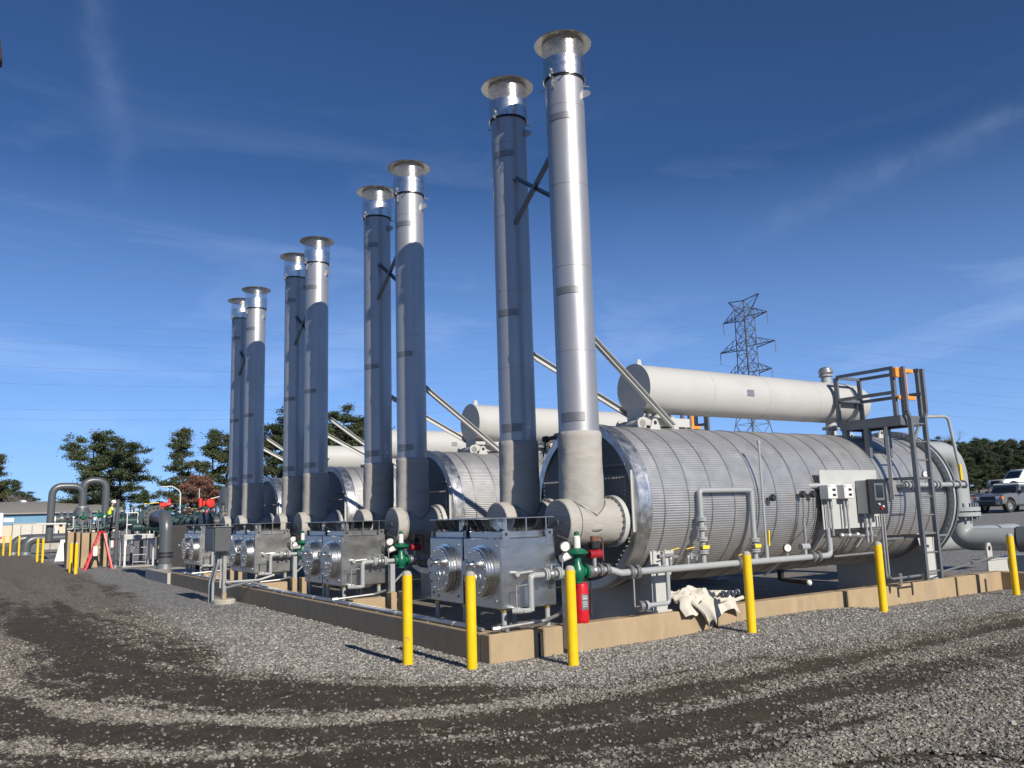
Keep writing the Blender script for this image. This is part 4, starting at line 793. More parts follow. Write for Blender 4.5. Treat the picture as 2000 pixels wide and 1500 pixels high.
# ------------------------------------------------------------------ conduit on the row-side curb, cabinet on its post
rc = thing('curb_conduit', (.1, 6, H), 'grey conduit with couplings clipped along the shaded curb top', 'conduit')
for xx, zz in ((.07, .332), (.13, .335)): MB().tube([(xx, .25 if xx < .1 else .5, zz), (xx, 15.3, zz)], .021, 8).build('run', 'galv', rc)
for k in range(10): MB().cyl((.07, .9+1.55*k, .332), (.07, .98+1.55*k, .332), .03, n=10).build('coupling', 'galv', rc); MB().box((.03, 1.5+1.5*k, .305), (.17, 1.54+1.5*k, .318)).build('clip', 'galv', rc)
for i in range(4):
    y = PIT*i; c = thing('branch_conduit', (.3, y-.02, H), 'bent grey conduit rising past the burner boxes '+HL[i], 'conduit', 'branch conduits at the burner boxes')
    MB().tube(fil([(.1, y+.02, .36), (.75, y-.0, .39), (1.02, y+.10, .43), (1.50, y+.23, .80), (1.9, y+.15, .86)], .15), .02, 10).build('conduit', 'galv', c); MB().cyl((.06, y+.03, .355), (.14, y+.01, .362), .034, n=10).build('coupling', 'galv', c); MB().box((.22, y+.21, .06), (.26, y+.25, .34)).build('clip', 'galv', c) if i else MB().box((.22, y+.005, H), (.26, y+.03, .36)).build('clip', 'galv', c)
cb = thing('junction_cabinet', (-.34, 9.45, 0), 'dark grey steel cabinet on a post with white conduits beside the curb', 'cabinet')
MB().box((-.62, 9.2, 1.02), (-.30, 9.95, 1.50), .012).build('housing', 'pipe_dark', cb); MB().box((-.640, 9.23, 1.04), (-.621, 9.92, 1.48), .008).build('door', 'pipe_dark', cb)
MB().box((-.66, 9.17, 1.50), (-.27, 9.98, 1.512), .003).build('drip_shield', 'galv', cb)
for yy in (9.42,): MB().box((-.40, yy-.04, .0), (-.33, yy+.04, 1.45), .004).build('post', 'galv', cb)
MB().lathe([(.22, -.05), (.22, .07), (.20, .09), (0, .09)], (-.36, 9.42, 0), (0, 0, 1), 28).build('footing', 'concrete_grey', cb); MB().cyl((-.36, 9.42, .08), (-.36, 9.42, .2), .05, n=12).build('grout', 'concrete', cb)
for k, (yy, r) in enumerate(((9.75, .034), (9.62, .026))): MB().tube(fil([(-.46, yy-.1, 1.02), (-.46, yy-.1, .8), (-.5, yy+.22-.1*k, .42), (-.5, yy+.22-.1*k, -.05)], .25), r, 12).build('conduit', 'pipe_paint', cb)
MB().tube([(-.42, 9.5, 1.02), (-.42, 9.5, .3)], .02, 8).build('conduit', 'pipe_paint', cb); MB().tube(fil([(-.36, 9.3, .42), (.3, 9.3, .42), (.6, 9.3, .5)], .05), .022, 8).build('crossover', 'pipe_paint', cb)
MB().tube([(-.34, 9.40, .3), (.0, 8.9, .42), (.1, 8.0, .36)], .022, 8).build('crossover', 'pipe_paint', cb)

# ------------------------------------------------------------------ bollards, extinguisher, tarp
def make_bollard(x, y, top, label, base=0.0, r=.056):
    t = thing('bollard', (x, y, base), label, 'bollard', 'yellow bollards')
    MB().cyl((x, y, base-.15), (x, y, top-.03), r, n=28).build('post', 'yellow', t); MB().lathe([(r-.004, -.03), (r-.006, -.012), (r*.7, .008), (r*.3, .018), (0, .02)], (x, y, top), (0, 0, 1), 24).build('concrete_crown', 'concrete_grey', t)
for x, y, z, tp, lb in ((-.666, .63, 0, .985, 'yellow bollard beside the shaded curb near its corner'), (-.272, -.08, 0, .985, 'yellow bollard standing right in front of the curb corner'), (.62, -.66, .02, 1.01, 'yellow bollard hiding part of the red fire extinguisher'),
        (3.43, -.62, .1, 1.02, 'yellow bollard beside the pale tarp bundle'), (6.19, -.62, .11, 1.02, 'yellow bollard below the instrument board'), (9.9, -.62, 0, .99, 'yellow bollard by the last curb corner beyond the ladder'),
        (-1.43, 25.8, 0, 1.05, 'yellow bollard of a pair, the one closer to the red stepladder'), (-1.41, 24.4, 0, 1.05, 'yellow bollard of a pair, the one farther from the red stepladder'),
        (-1.60, 38.1, 0, 1.1, 'distant yellow bollard by the barrier boards, on the side toward the shed'), (-1.50, 36.5, 0, 1.1, 'distant yellow bollard by the barrier boards, on the side toward the heaters'),
        (-2.45, 51.4, 0, 1.15, 'far yellow bollard beside the dark pipe elbows that rise from the ground'), (-2.16, 50.2, 0, 1.15, 'far yellow bollard beside the dark pipe elbows that rise from the ground'), (-1.75, 49.5, 0, 1.15, 'far yellow bollard beside the dark pipe elbows that rise from the ground')):
    make_bollard(x, y, tp, lb, z)
ex = thing('fire_extinguisher', (1.33, .07, H), 'red fire extinguisher standing on the tan curb', 'extinguisher'); ex_x, ex_y = 1.33, .08
cy = MB().lathe([(.078, 0), (.086, .012), (.088, .03), (.088, .40), (.078, .445), (.045, .475), (.03, .485), (.03, .50), (0, .5)], (ex_x, ex_y, H), (0, 0, 1), 36).build('cylinder', 'red', ex)
m = MB(); 
for rr in (.0885, .0905):
    pass
vs = []; k = 10
for zz in (.15, .33):
    for i in range(k+1):
        a = R_(235)+R_(62)*i/k; vs.append((ex_x+.0895*math.cos(a), ex_y+.0895*math.sin(a), H+zz))
lb = MB().add(vs, [(i, i+1, k+2+i, k+1+i) for i in range(k)]).build('label_plate', 'steel_grey', cy)
for zz, h in ((.30, .012), (.27, .02), (.235, .012), (.21, .012), (.185, .01)):
    vs = []
    for q in (zz, zz+h):
        for i in range(k+1):
            a = R_(242)+R_(46)*i/k; vs.append((ex_x+.0905*math.cos(a), ex_y+.0905*math.sin(a), H+q))
    MB().add(vs, [(i, i+1, k+2+i, k+1+i) for i in range(k)]).build('label_line', 'panel_grey', lb)
MB().lathe([(.028, .49), (.034, .50), (.034, .53), (.02, .54), (.02, .56), (0, .56)], (ex_x, ex_y, H), (0, 0, 1), 16).build('valve', 'galv', ex)
MB().bar((ex_x-.02, ex_y, H+.555), (ex_x+.13, ex_y, H+.59), .03, .012).build('lever', 'steel_grey', ex); MB().tube(fil([(ex_x+.02, ex_y, H+.53), (ex_x+.13, ex_y-.03, H+.5), (ex_x+.125, ex_y-.03, H+.1), (ex_x+.12, ex_y-.03, H+.06)], .05), .014, 8).build('hose', 'rubber', ex); MB().cyl((ex_x+.115, ex_y-.03, H+.08), (ex_x+.115, ex_y-.03, H+.2), .02, n=10).build('nozzle', 'rubber', ex)

def cloth(name, poly_fn, nu, nv, mtl, parent):
    vs = [poly_fn(i/nu, j/nv) for i in range(nu+1) for j in range(nv+1)]
    fs = [(i*(nv+1)+j, i*(nv+1)+j+1, (i+1)*(nv+1)+j+1, (i+1)*(nv+1)+j) for i in range(nu) for j in range(nv)]
    o = MB().add(vs, fs).build(name, mtl, parent, sharp=180); md = o.modifiers.new('thickness', 'SOLIDIFY'); md.thickness = .006; return o
tb = thing('canvas_bundle', (3.0, .1, H), 'crumpled cream canvas tarps piled on the curb beside a bollard', 'tarp')
def heap(u, v):
    x = 2.82+1.02*u; y = .42-.56*v; r = math.sqrt(max(0, 1-(2*u-1)**2)); hgt = (.15+.05*math.sin(u*5+.6))*(.3+.7*r)
    rg_ = lambda p, q, k_: 1-abs(2*float(vnoise(p, q, k_))-1)
    fold = .075*rg_(u*3.5+v*1.2, v*7-u*2, 3)**1.5+.03*rg_(u*9-v*3, v*12+u*5, 9)**1.3
    z = H+.015+hgt*math.sin(math.pi*min(.98, max(0, v*1.05)))**.6+fold+.02*(float(fbm(u*11, v*9, 4, 3))-.5) if v < .84 else 0
    if v >= .84: e = (v-.84)/.16; y = -.03-.05*e-.02*abs(math.sin(u*21)); z = H+.05-e*(.05+.20*float(vnoise(u*5.5, 2, 5)))+.02*math.sin(u*25)
    return (x+.06*(float(fbm(v*6, u*5, 8, 2))-.5), y+.03*math.sin(u*17+v*3), max(z, .10 if v >= .84 else H+.012))
cloth('heaped_sheet', heap, 130, 80, 'tarp', tb)
def flap(u, v):
    x = 2.95+.22*v+.24*u*(1-.3*v); y = -.03-.07*math.sin(v*2.3)-.03*math.sin(u*9); z = H+.10-.28*v+.04*math.sin(u*8+v*2)
    return (x, y-.03, max(z, .06))
cloth('hanging_flap', flap, 24, 20, 'tarp', tb)
def roll(x0, x1, y, z, r, nm, sd):
    q = random.Random(sd); pts = [(x0+(x1-x0)*k/14, y+.02*math.sin(k*.5+sd), z+.015*math.cos(k*.7+sd)) for k in range(15)]; MB().tube(pts, [r*q.uniform(.86, 1.12) for k in range(15)], 10).build(nm, 'tarp', tb)
roll(3.2, 4.0, .05, H+.16, .03, 'rolled_edge', 1); roll(3.3, 3.98, -.03, H+.075, .026, 'rolled_edge', 2)
MB().tube([(3.55+.02*k, -.05+.01*math.sin(k*2), H+.16+.03*math.sin(k)) for k in range(18)], .02, 8).build('dark_strap', 'navy', tb)

# ------------------------------------------------------------------ metering plant beyond the row
ep = thing('dark_elbow_pipe', (.33, 18.7, .28), 'dark grey standpipe with elbow on the grey curb end block', 'pipe')
MB().tube(fil([(.33, 18.7, .285), (.33, 18.7, 1.82), (.33, 21.2, 1.82)], .5, 10), .19, 24).build('pipe', 'pipe_dark', ep)
for z in (.62, .72): MB().ring((.33, 18.7, z), (0, 0, 1), .18, .215, 0, .05, 24).build('band', 'black', ep)
MB().cyl((.33, 18.7, .2), (.33, 18.7, .42), .2, n=24).build('base_sleeve', 'galv', ep)
for yy in (20.4, 20.52): MB().lathe([(.18, 0), (.34, 0), (.34, .08), (.18, .08)], (.33, yy, 1.82), (0, 1, 0), 28).build('flange', 'pipe_dark', ep)
b = MB(); bolts(b, (.33, 20.35, 1.82), (0, 1, 0), .29, 14, .026, .34); tag(b.build('flange_bolts', 'black', ep), kind='stuff')
def manifold(x, y, z, r, L, label, nf, mtl='pipe_green', act=None, support=True):
    t = thing('meter_run', (x, y, .0), label, 'pipe', 'meter runs'); MB().tube([(x, y, z), (x+L[0], y+L[1], z)], r, 20).build('pipe', mtl, t); d = Vector((*L, 0)); ln = d.length; d.normalize()
    for k in range(nf):
        p = Vector((x, y, z))+d*(ln*(k+.5)/nf)
        for q in (-.06, .06):
            MB().lathe([(r*.8, 0), (r*1.65, 0), (r*1.65, .07), (r*.8, .07)], p+d*(q-.035), d, 22).build('flange', mtl, t)
        if k % 2 == 0: MB().lathe([(r*.5, 0), (r*.55, r*1.5), (r*1.0, r*1.55), (r*1.0, r*1.9), (0, r*2.0)], p, (0, 0, 1), 16).build('valve_bonnet', mtl, t)
        if support and k % 2: MB().box((p.x-.06, p.y-.06, -.05), (p.x+.06, p.y+.06, z-r)).build('support', 'steel_grey', t)
    return t
manifold(.33, 21.2, 1.82, .18, (0, .8), 'dark flanged stub pipe feeding the standpipe elbow', 1)
manifold(2.1, 21.2, 1.55, .17, (.4, 7.5), 'second dark flanged meter run behind the last burner boxes', 6)
manifold(.3, 28.6, 1.75, .16, (4.2, .3), 'dark green cross header among the meter runs', 6)
manifold(-1.2, 29.6, 1.55, .12, (2.6, .2), 'dark green small-bore header above the tan piers', 6)
manifold(.6, 26.2, 1.5, .15, (3.8, .2), 'lower dark green header in front of the cross header', 5)
manifold(1.9, 24.2, 1.35, .16, (2.6, .1), 'short dark header between the elbow standpipe and the headers', 3)
big = thing('dark_elbow_pipe', (3.0, 21, 0), 'fat dark elbow pipe curving down behind the last burner boxes', 'pipe'); MB().tube(fil([(2.0, 20.6, 1.60), (3.35, 20.6, 1.60), (3.35, 20.6, .0)], .5, 10), .19, 24).build('pipe', 'pipe_dark', big)
for q in (1.75, 1.95, 2.3): MB().lathe([(.2, 0), (.32, 0), (.32, .08), (.2, .08)], (q, 20.6, 1.60), (1, 0, 0), 28).build('flange', 'pipe_dark', big)
sd = thing('skid_end_panel', (1.6, 20.6, 0), 'steel skid panel coloured black for shade behind the elbow standpipe', 'panel'); MB().box((.75, 20.4, -.03), (1.75, 20.5, 1.55), .01).build('plate', 'black', sd)  # shade on the skid structure is put into the plate's black colour
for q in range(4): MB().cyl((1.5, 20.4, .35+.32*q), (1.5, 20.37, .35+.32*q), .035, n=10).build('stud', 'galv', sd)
def actuator(x, y, z, s, label, face):
    t = thing('valve_actuator', (x, y, 1.6), label, 'actuator', 'red valve actuators')
    MB().cyl((x, y, 1.6), (x, y, z-.1*s), .10*s, n=16).build('yoke', 'actuator_red', t); MB().box((x-.2*s, y-.15*s, z-.14*s), (x+.2*s, y+.15*s, z+.14*s), .03).build('gearbox', 'actuator_red', t)
    if face: MB().lathe([(.05, 0), (.24*s, .02), (.26*s, .06), (.26*s, .14), (.2*s, .18), (0, .19)], (x+.15*s, y-.1, z), (.2, -1, 0), 28).build('housing', 'actuator_red', t); MB().cyl((x-.3*s, y, z-.25*s), (x-.3*s, y, z+.3*s), .11*s, n=14).build('motor', 'actuator_red', t); MB().bar((x-.38*s, y, z-.5), (x-.38*s, y, z+.85*s), .04, .04).build('stem_cover', 'galv', t); MB().bar((x+.2, y, z+.2), (x+.55, y-.1, z+.3), .03, .03).build('lever', 'white_paint', t)
    else: MB().cyl((x+.2*s, y, z), (x+.5*s, y, z+.02), .13*s, n=16).build('motor', 'actuator_red', t); MB().cyl((x+.4*s, y, z), (x+.4*s, y, z+.38*s), .08*s, n=12).build('cap', 'actuator_red', t); MB().bar((x-.15, y, z+.1), (x-.75, y, z+.05), .03, .03).build('lever', 'yellow_tag', t)
actuator(2.45, 30.5, 2.40, .68, 'orange red valve actuator with cream lever near the white platform', False); actuator(4.25, 30.5, 2.42, .78, 'orange red valve actuator with round housing behind the last burner boxes', True)
for (x, y, z) in ((2.45, 30.5, 1.35), (4.25, 30.5, 1.35)):
    vb = thing('gate_valve', (x, y, 0), 'dark flanged valve body under the actuator '+('with cream lever' if x < 3 else 'with round housing'), 'valve', 'gate valves'); MB().lathe([(.12, -.5), (.34, -.5), (.34, -.4), (.2, -.35), (.3, 0), (.2, .35), (.34, .4), (.34, .5), (.12, .5)], (x, y, z), (1, 0, 0), 24).build('body', 'pipe_green', vb); MB().cyl((x, y, z), (x, y, z+.35), .14, n=16).build('bonnet', 'pipe_green', vb); MB().box((x-.15, y-.15, -.05), (x+.15, y+.15, z-.2)).build('support', 'concrete', vb)
# tan piers with small-bore regulators
for k, (a, b) in enumerate(((-1.26, -1.04), (-.96, -.82), (-.77, -.50), (-.43, -.12), (.02, .20))):
    p = thing('concrete_pier', ((a+b)/2, 29.2, 0), 'tall tan concrete pier under the small-bore piping, number %s from the bollard pair' % ['one', 'two', 'three', 'four', 'five'][k], 'pier', 'tan concrete piers'); MB().box((a, 28.9, -.1), (b, 29.8, 1.38-.02*k), .015).build('block', 'concrete', p)
rg = random.Random(5)
for k in range(11):
    x = -1.25+.27*k; y = 29.2+.3*rg.random(); t = thing('small_regulator', (x, y, 1.38), 'small pipe regulator in the cluster above the tan piers', 'regulator', 'small regulators over the tan piers')
    z = 1.72+.2*rg.random(); MB().cyl((x, y, 1.36), (x, y, z), .035, n=8).build('riser', rg.choice(['galv', 'black', 'pipe_green']), t); MB().lathe([(.03, 0), (.12, .04), (.14, .08), (.12, .12), (.04, .16), (.04, .3), (0, .31)], (x, y, z), (0, 0, 1), 14).build('body', rg.choice(['pipe_green', 'valve_green', 'pipe_green', 'white_paint', 'steel_grey']), t)
    MB().tube(fil([(x, y-.05, 1.5), (x+.2, y-.1, 1.5), (x+.2, y-.1, 1.95+.3*rg.random())], .06), .018, 6).build('tubing', rg.choice(['galv', 'white_paint', 'black']), t); MB().sph((x+.2, y-.1, 1.95), .05, 8, 5).build('gauge', rg.choice(['white_paint', 'black', 'galv']), t)
# more small fittings standing on the meter runs
for k in range(34):
    x = .3+.135*k+.1*rg.random(); y = 28.3+1.5*rg.random(); t = thing('instrument_fitting', (x, y, 1.8), 'small pipe fitting sticking up from the green cross header', 'fitting', 'small fittings on the meter runs'); z = 1.9+.45*rg.random()
    MB().cyl((x, y, 1.7), (x, y, z), .03, n=8).build('stem', rg.choice(['galv', 'pipe_green', 'black']), t); MB().sph((x, y, z+.03), .07, 8, 5).build('head', rg.choice(['pipe_green', 'galv', 'pipe_green', 'black', 'pipe_dark', 'valve_green']), t); MB().bar((x-.12, y, z-.1), (x+.12, y, z-.1), .03, .03).build('handle', rg.choice(['galv', 'black', 'brass']), t)
# separator vessels and big dark arches
ar = thing('dark_pipe_arch', (-1, 40, 0), 'dark grey pipe arch rising from the buried header to the separator, lower one', 'pipe', 'dark pipe arches'); MB().tube(fil([(-1.0, 40, .9), (-.95, 40, 3.62), (.42, 40, 3.62), (.42, 40, 2.55)], .5, 10), .175, 24).build('pipe', 'pipe_dark', ar)
MB().lathe([(.1, 0), (.3, 0), (.3, .1), (.1, .1)], (.42, 40, 2.5), (0, 0, 1), 24).build('flange', 'galv', ar)
ar2 = thing('dark_pipe_arch', (1.5, 41, 0), 'taller dark grey pipe arch behind the worker', 'pipe', 'dark pipe arches'); MB().tube(fil([(.55, 41, 2.6), (.55, 41, 3.95), (1.62, 41, 3.95), (1.62, 41, .5)], .5, 10), .18, 24).build('pipe', 'pipe_dark', ar2)
se = thing('separator_vessel', (.4, 40, 0), 'stubby dark grey separator vessel under the pipe arch', 'vessel'); MB().lathe([(.5, 0), (.5, 1.6), (.55, 1.9), (.42, 2.3), (.28, 2.5), (.28, 2.55)], (.42, 40, 0), (0, 0, 1), 28).build('shell', 'pipe_dark', se); MB().tube([(.42, 40, 2.0), (-.7, 40.2, 1.95)], .22, 20).build('side_nozzle', 'pipe_dark', se); MB().lathe([(.1, 0), (.36, 0), (.36, .12), (.1, .12)], (-.55, 40.18, 1.96), (1, 0, 0), 24).build('flange', 'pipe_dark', se); MB().tube([(-1.6, 39.6, 1.75), (-.3, 39.6, 1.75)], .04, 8).build('white_line', 'white_paint', se)
sv = thing('grey_dome_vessel', (5.3, 30, 0), 'grey domed vessel top beside the farthest stacks', 'vessel'); MB().lathe([(.42, 0), (.42, 2.85), (.36, 3.05), (.2, 3.15), (0, 3.18)], (5.25, 30.5, 0), (0, 0, 1), 28).build('shell', 'pipe_dark', sv); MB().cyl((5.25, 30.5, 3.15), (5.25, 30.5, 3.3), .1, n=14).build('nozzle', 'pipe_dark', sv)
for k, (dx, dy) in enumerate(((0, 0), (-.55, 1.3))):
    b = thing('buried_pipe_elbow', (-1.35+dx, 50.5+dy, 0), ['dark pipe elbow rising from the ground, closer to the heaters', 'dark pipe elbow rising from the ground, closer to the white trailer'][k], 'pipe', 'buried pipe elbows'); MB().tube(fil([(-1.35+dx, 50.5+dy, -.3), (-1.35+dx, 50.5+dy, .92), (3.8, 51+dy*.5, .92)], .75, 10), .28, 24).build('pipe', 'pipe_dark', b); MB().cyl((-1.35+dx, 50.5+dy, -.1), (-1.35+dx, 50.5+dy, .16), .31, n=24).build('wrap', 'galv', b)
# white access stand
ws = thing('white_access_stand', (1.07, 27.6, 0), 'white painted access stand with ladder rungs and handrails', 'platform')
for x in (.56, 1.58):
    for y in (27.4, 28.3): MB().box((x-.035, y-.035, -.03), (x+.035, y+.035, 1.2), .004).build('leg', 'white_paint', ws)
    MB().prism([(0, 0), (.22 if x < 1 else -.22, 0), (0, -.28)], .05, (x, 27.38, 1.02)).build('gusset', 'white_paint', ws)
MB().box((.52, 27.36, 1.0), (1.62, 27.42, 1.2), .005).build('front_beam', 'panel_grey', ws); MB().box((.52, 27.43, 1.18), (1.62, 28.34, 1.22), .005).build('deck', 'white_paint', ws)
for x in (.6, .98, 1.42, 1.58): MB().cyl((x, 27.4, 1.2), (x, 27.4, 2.05), .02, n=8).build('handrail_post', 'white_paint', ws)
for x0_, x1_, z in ((.55, .98, 2.05), (1.05, 1.62, 2.05), (.6, .98, 1.6), (1.42, 1.6, 1.6)): MB().cyl((x0_, 27.4, z), (x1_, 27.4, z), .02, n=8).build('handrail', 'white_paint', ws)
for x in (.84, 1.30): MB().cyl((x, 27.3, -.02), (x, 27.33, 1.2), .018, n=8).build('ladder_rail', 'galv', ws)
for k in range(4): MB().cyl((.84, 27.3, .18+.27*k), (1.30, 27.3, .18+.27*k), .014, n=8).build('rung', 'galv', ws)
MB().box((.45, 27.2, -.05), (1.75, 28.5, .03), .01).build('footing', 'concrete_grey', ws)
dp = thing('dark_standpipe', (.16, 26.8, 0), 'thin dark standpipe in front of the meter runs', 'pipe'); MB().cyl((.16, 26.8, -.05), (.16, 26.8, 2.55), .065, n=16).build('pipe', 'pipe_dark', dp); MB().cyl((.16, 26.8, .3), (.16, 26.8, .55), .10, n=16).build('sleeve', 'pipe_dark', dp); MB().cyl((.16, 26.8, -.05), (.16, 26.8, .12), .11, n=16).build('collar', 'galv', dp)
# red stepladder
sl_ = thing('red_stepladder', (-.45, 27, 0), 'red A-frame stepladder leaning open before the tan piers', 'ladder'); top = Vector((-.32, 27.1, 1.36))
for s in (-1, 1):
    MB().bar((-.86+.0, 26.9+.26*s, -.01), top+Vector((-.05, .13*s, 0)), .07, .04, (0, 1, 0)).build('front_rail', 'red', sl_); MB().bar((.06, 26.95+.22*s, -.01), top+Vector((.07, .12*s, 0)), .05, .03, (0, 1, 0)).build('rear_rail', 'red', sl_)
for k in range(5):
    u = (k+.7)/5.4; c = Vector((-.86, 26.9, 0)).lerp(top+Vector((-.05, 0, 0)), u); w_ = .26*(1-u)+.13*u; MB().box((c.x-.04, c.y-w_, c.z-.015), (c.x+.05, c.y+w_, c.z+.015)).build('step', 'galv', sl_)
MB().box((top.x-.14, top.y-.17, top.z-.03), (top.x+.12, top.y+.17, top.z+.03), .01).build('top_cap', 'red', sl_); MB().box((-.62, 26.66, .5), (-.48, 26.68, .85)).build('label_plate', 'white_paint', sl_)
gb = MB().lathe([(.05, 0), (.055, .02), (.055, .2), (.02, .26), (.02, .3), (0, .3)], (1.72, 26.2, 0), (0, 0, 1), 14); MATS['bottle_green'] = mat('bottle_green', (.10, .50, .06), .3); single(gb, 'green_bottle', 'bottle_green', (1.72, 26.2, 0), 'small bright green bottle on the ground by the white stand', 'bottle')
# barrier boards
for k, (x, rx, mm) in enumerate(((-.75, .12, 'white_paint'), (-.35, -.15, 'actuator_red'))):
    q = thing('barrier_board', (x, 37.2, 0), ['pale leaning barrier board behind the yellow bollard pair', 'small red and white leaning barrier board behind the yellow bollard pair'][k], 'board', None); MB().prism([(-.2, 0), (.2, 0), (.2+rx, 1.0-.15*k), (-.1+rx, 1.0-.15*k)], .04, (x, 37.2, 0), (1, 0, 0)).build('face', mm, q); MB().bar((x+.05, 37.24, .9-.15*k), (x+.05, 37.7, 0), .05, .04).build('back_leg', 'white_paint', q)
    if k: MB().prism([(-.12, .25), (.0, .25), (.05, .6), (-.1, .6)], .01, (x, 37.185, 0), (1, 0, 0)).build('white_patch', 'white_paint', q)

# ------------------------------------------------------------------ the worker on the far walkway
wk = thing('walkway', (1.9, 40, 0), 'low steel walkway the worker stands on behind the meter runs', 'walkway'); MB().box((.9, 38.6, .98), (3.4, 39.9, 1.04), .01).build('deck', 'steel_grey', wk)
for x in (1.0, 3.3):
    for y in (38.7, 39.8): MB().box((x-.04, y-.04, -.1), (x+.04, y+.04, .99)).build('leg', 'steel_grey', wk)
def skin_obj(name, nodes, edges, m, parent, sub=2, root=0):
    me = bpy.data.meshes.new(name); off = parent.location; me.from_pydata([(n[0]-off.x, n[1]-off.y, n[2]-off.z) for n in nodes], edges, []); o = bpy.data.objects.new(name, me); COL.objects.link(o); o.parent = parent
    md = o.modifiers.new('skin', 'SKIN'); md.use_smooth_shade = True; sv_ = me.skin_vertices[0].data
    for i, n in enumerate(nodes): sv_[i].radius = (n[3], n[4] if len(n) > 4 else n[3]); sv_[i].use_root = (i == root)
    s_ = o.modifiers.new('sub', 'SUBSURF'); s_.levels = sub; s_.render_levels = sub; me.materials.append(MATS[m]); return o
def person(px, py, pz):
    t = thing('person', (px, py, pz), 'worker in white hard hat and yellow vest bending over the far pipes', 'person'); X = lambda x, y, z: (px+x, py+y, pz+z)
    N = [(*X(0, 0, .93), .13, .11), (*X(.05, 0, 1.15), .13, .11), (*X(.11, 0, 1.38), .15, .11), (*X(.15, 0, 1.48), .06), (*X(.19, 0, 1.56), .085, .09), (*X(.21, 0, 1.66), .095, .1), (*X(.20, 0, 1.74), .06),
         (*X(.02, -.1, .87), .09), (*X(.06, -.11, .5), .065), (*X(0, -.11, .09), .045), (*X(.16, -.12, .035), .035), (*X(-.02, .1, .87), .09), (*X(-.02, .12, .5), .065), (*X(-.08, .12, .09), .045), (*X(.08, .13, .035), .035),
         (*X(.11, -.2, 1.38), .06), (*X(.22, -.26, 1.13), .045), (*X(.45, -.2, 1.12), .033), (*X(.53, -.18, 1.12), .035), (*X(.11, .2, 1.38), .06), (*X(.24, .25, 1.12), .045), (*X(.46, .15, 1.16), .033), (*X(.54, .12, 1.16), .035)]
    E = [(0, 1), (1, 2), (2, 3), (3, 4), (4, 5), (5, 6), (0, 7), (7, 8), (8, 9), (9, 10), (0, 11), (11, 12), (12, 13), (13, 14), (2, 15), (15, 16), (16, 17), (17, 18), (2, 19), (19, 20), (20, 21), (21, 22)]
    for h in (18, 22):
        b = N[h]
        for q in range(4): N.append((b[0]+.07+.01*(q in (1, 2)), b[1]-.03+.02*q, b[2]-.02, .009)); E.append((h, len(N)-1))
        N.append((b[0]+.03, b[1]+.05, b[2]+.03, .010)); E.append((h, len(N)-1))
    skin_obj('body', N, E, 'skin', t)
    skin_obj('trousers', [(*X(0, 0, .95), .15, .125), (*X(.02, -.1, .86), .105), (*X(.06, -.11, .5), .085), (*X(0, -.11, .10), .068), (*X(-.02, .1, .86), .105), (*X(-.02, .12, .5), .085), (*X(-.08, .12, .10), .068)], [(0, 1), (1, 2), (2, 3), (0, 4), (4, 5), (5, 6)], 'navy', t)
    skin_obj('jacket', [(*X(.01, 0, .97), .155, .13), (*X(.05, 0, 1.15), .155, .135), (*X(.11, 0, 1.38), .17, .13), (*X(.14, 0, 1.46), .08), (*X(.11, -.2, 1.38), .08), (*X(.22, -.26, 1.13), .062), (*X(.42, -.21, 1.12), .048), (*X(.11, .2, 1.38), .08), (*X(.24, .25, 1.12), .062), (*X(.43, .17, 1.155), .048)], [(0, 1), (1, 2), (2, 3), (2, 4), (4, 5), (5, 6), (2, 7), (7, 8), (8, 9)], 'hivis', t)
    for z in (1.02, 1.2): MB().lathe([(.175, 0), (.178, .0), (.178, .05), (.175, .05)], X(.04+(z-1.02)*.3, 0, z), (.2, 0, 1), 20).build('vest_band', 'orange', t)
    for y in (-.11, .12): MB().box(X(-.1, y-.05, 0), X(.2, y+.05, .09), .03).build('boot', 'black', t)
    MB().lathe([(.135, -.012), (.15, -.01), (.118, .01), (.115, .06), (.09, .11), (.04, .135), (0, .14)], X(.205, 0, 1.70), (.25, 0, 1), 24).build('hard_hat', 'hat_white', t); MB().lathe([(.016, 0), (.014, .025), (0, .035)], X(.30, 0, 1.63), (1, 0, -.3), 8).build('nose', 'skin', t)
    return t
person(1.55, 39.2, 1.04)

# ------------------------------------------------------------------ blue shed, trailers, lamp
bl = thing('blue_shed', (12, 100, 0), 'long low shed with grey roof and blue upper wall', 'building')
def obox(m, d0, d1, off0, off1, z0, z1):  # box along the shed's own axis
    o = Vector((5.0, 103, 0)); ax = Vector((.994, -.11, 0)); ay = Vector((.11, .994, 0)); vs = [o+ax*a+ay*b+Vector((0, 0, z)) for z in (z0, z1) for b in (off0, off1) for a in (d0, d1)]
    return m.add(vs, [(0, 2, 3, 1), (4, 5, 7, 6), (0, 1, 5, 4), (2, 6, 7, 3), (0, 4, 6, 2), (1, 3, 7, 5)])
obox(MB(), -22, 6.5, 0, 14, -.5, 1.95).build('lower_wall', 'wall_tan', bl); obox(MB(), -22, 6.5, -.05, 14, 1.95, 3.15).build('upper_wall', 'wall_blue', bl)
o = Vector((5.0, 103, 0)); ax = Vector((.994, -.11, 0)); ay = Vector((.11, .994, 0)); m = MB()
rf = [(-.5, 3.15), (-.5, 3.3), (7, 4.75), (14.5, 3.3), (14.5, 3.15)]; m.prism(rf, 29.5, o+ax*-22.5, ay, (0, 0, 1), ax); m.build('roof', 'roof_grey', bl)
for d in (-12, -5.5, -1.2, 3.2): obox(MB(), d, d+1.0, -.09, -.051, 2.3, 2.75).build('window', 'white_paint', bl)
for d in (-9, -4.6, -2.8, 1.2): obox(MB(), d, d+1.3, -.04, -.001, -.1, 1.5).build('door', 'white_paint', bl)
for d in (-3.6, -.4): obox(MB(), d, d+.5, -.04, -.001, .5, 1.2).build('window', 'glass_dark', bl)
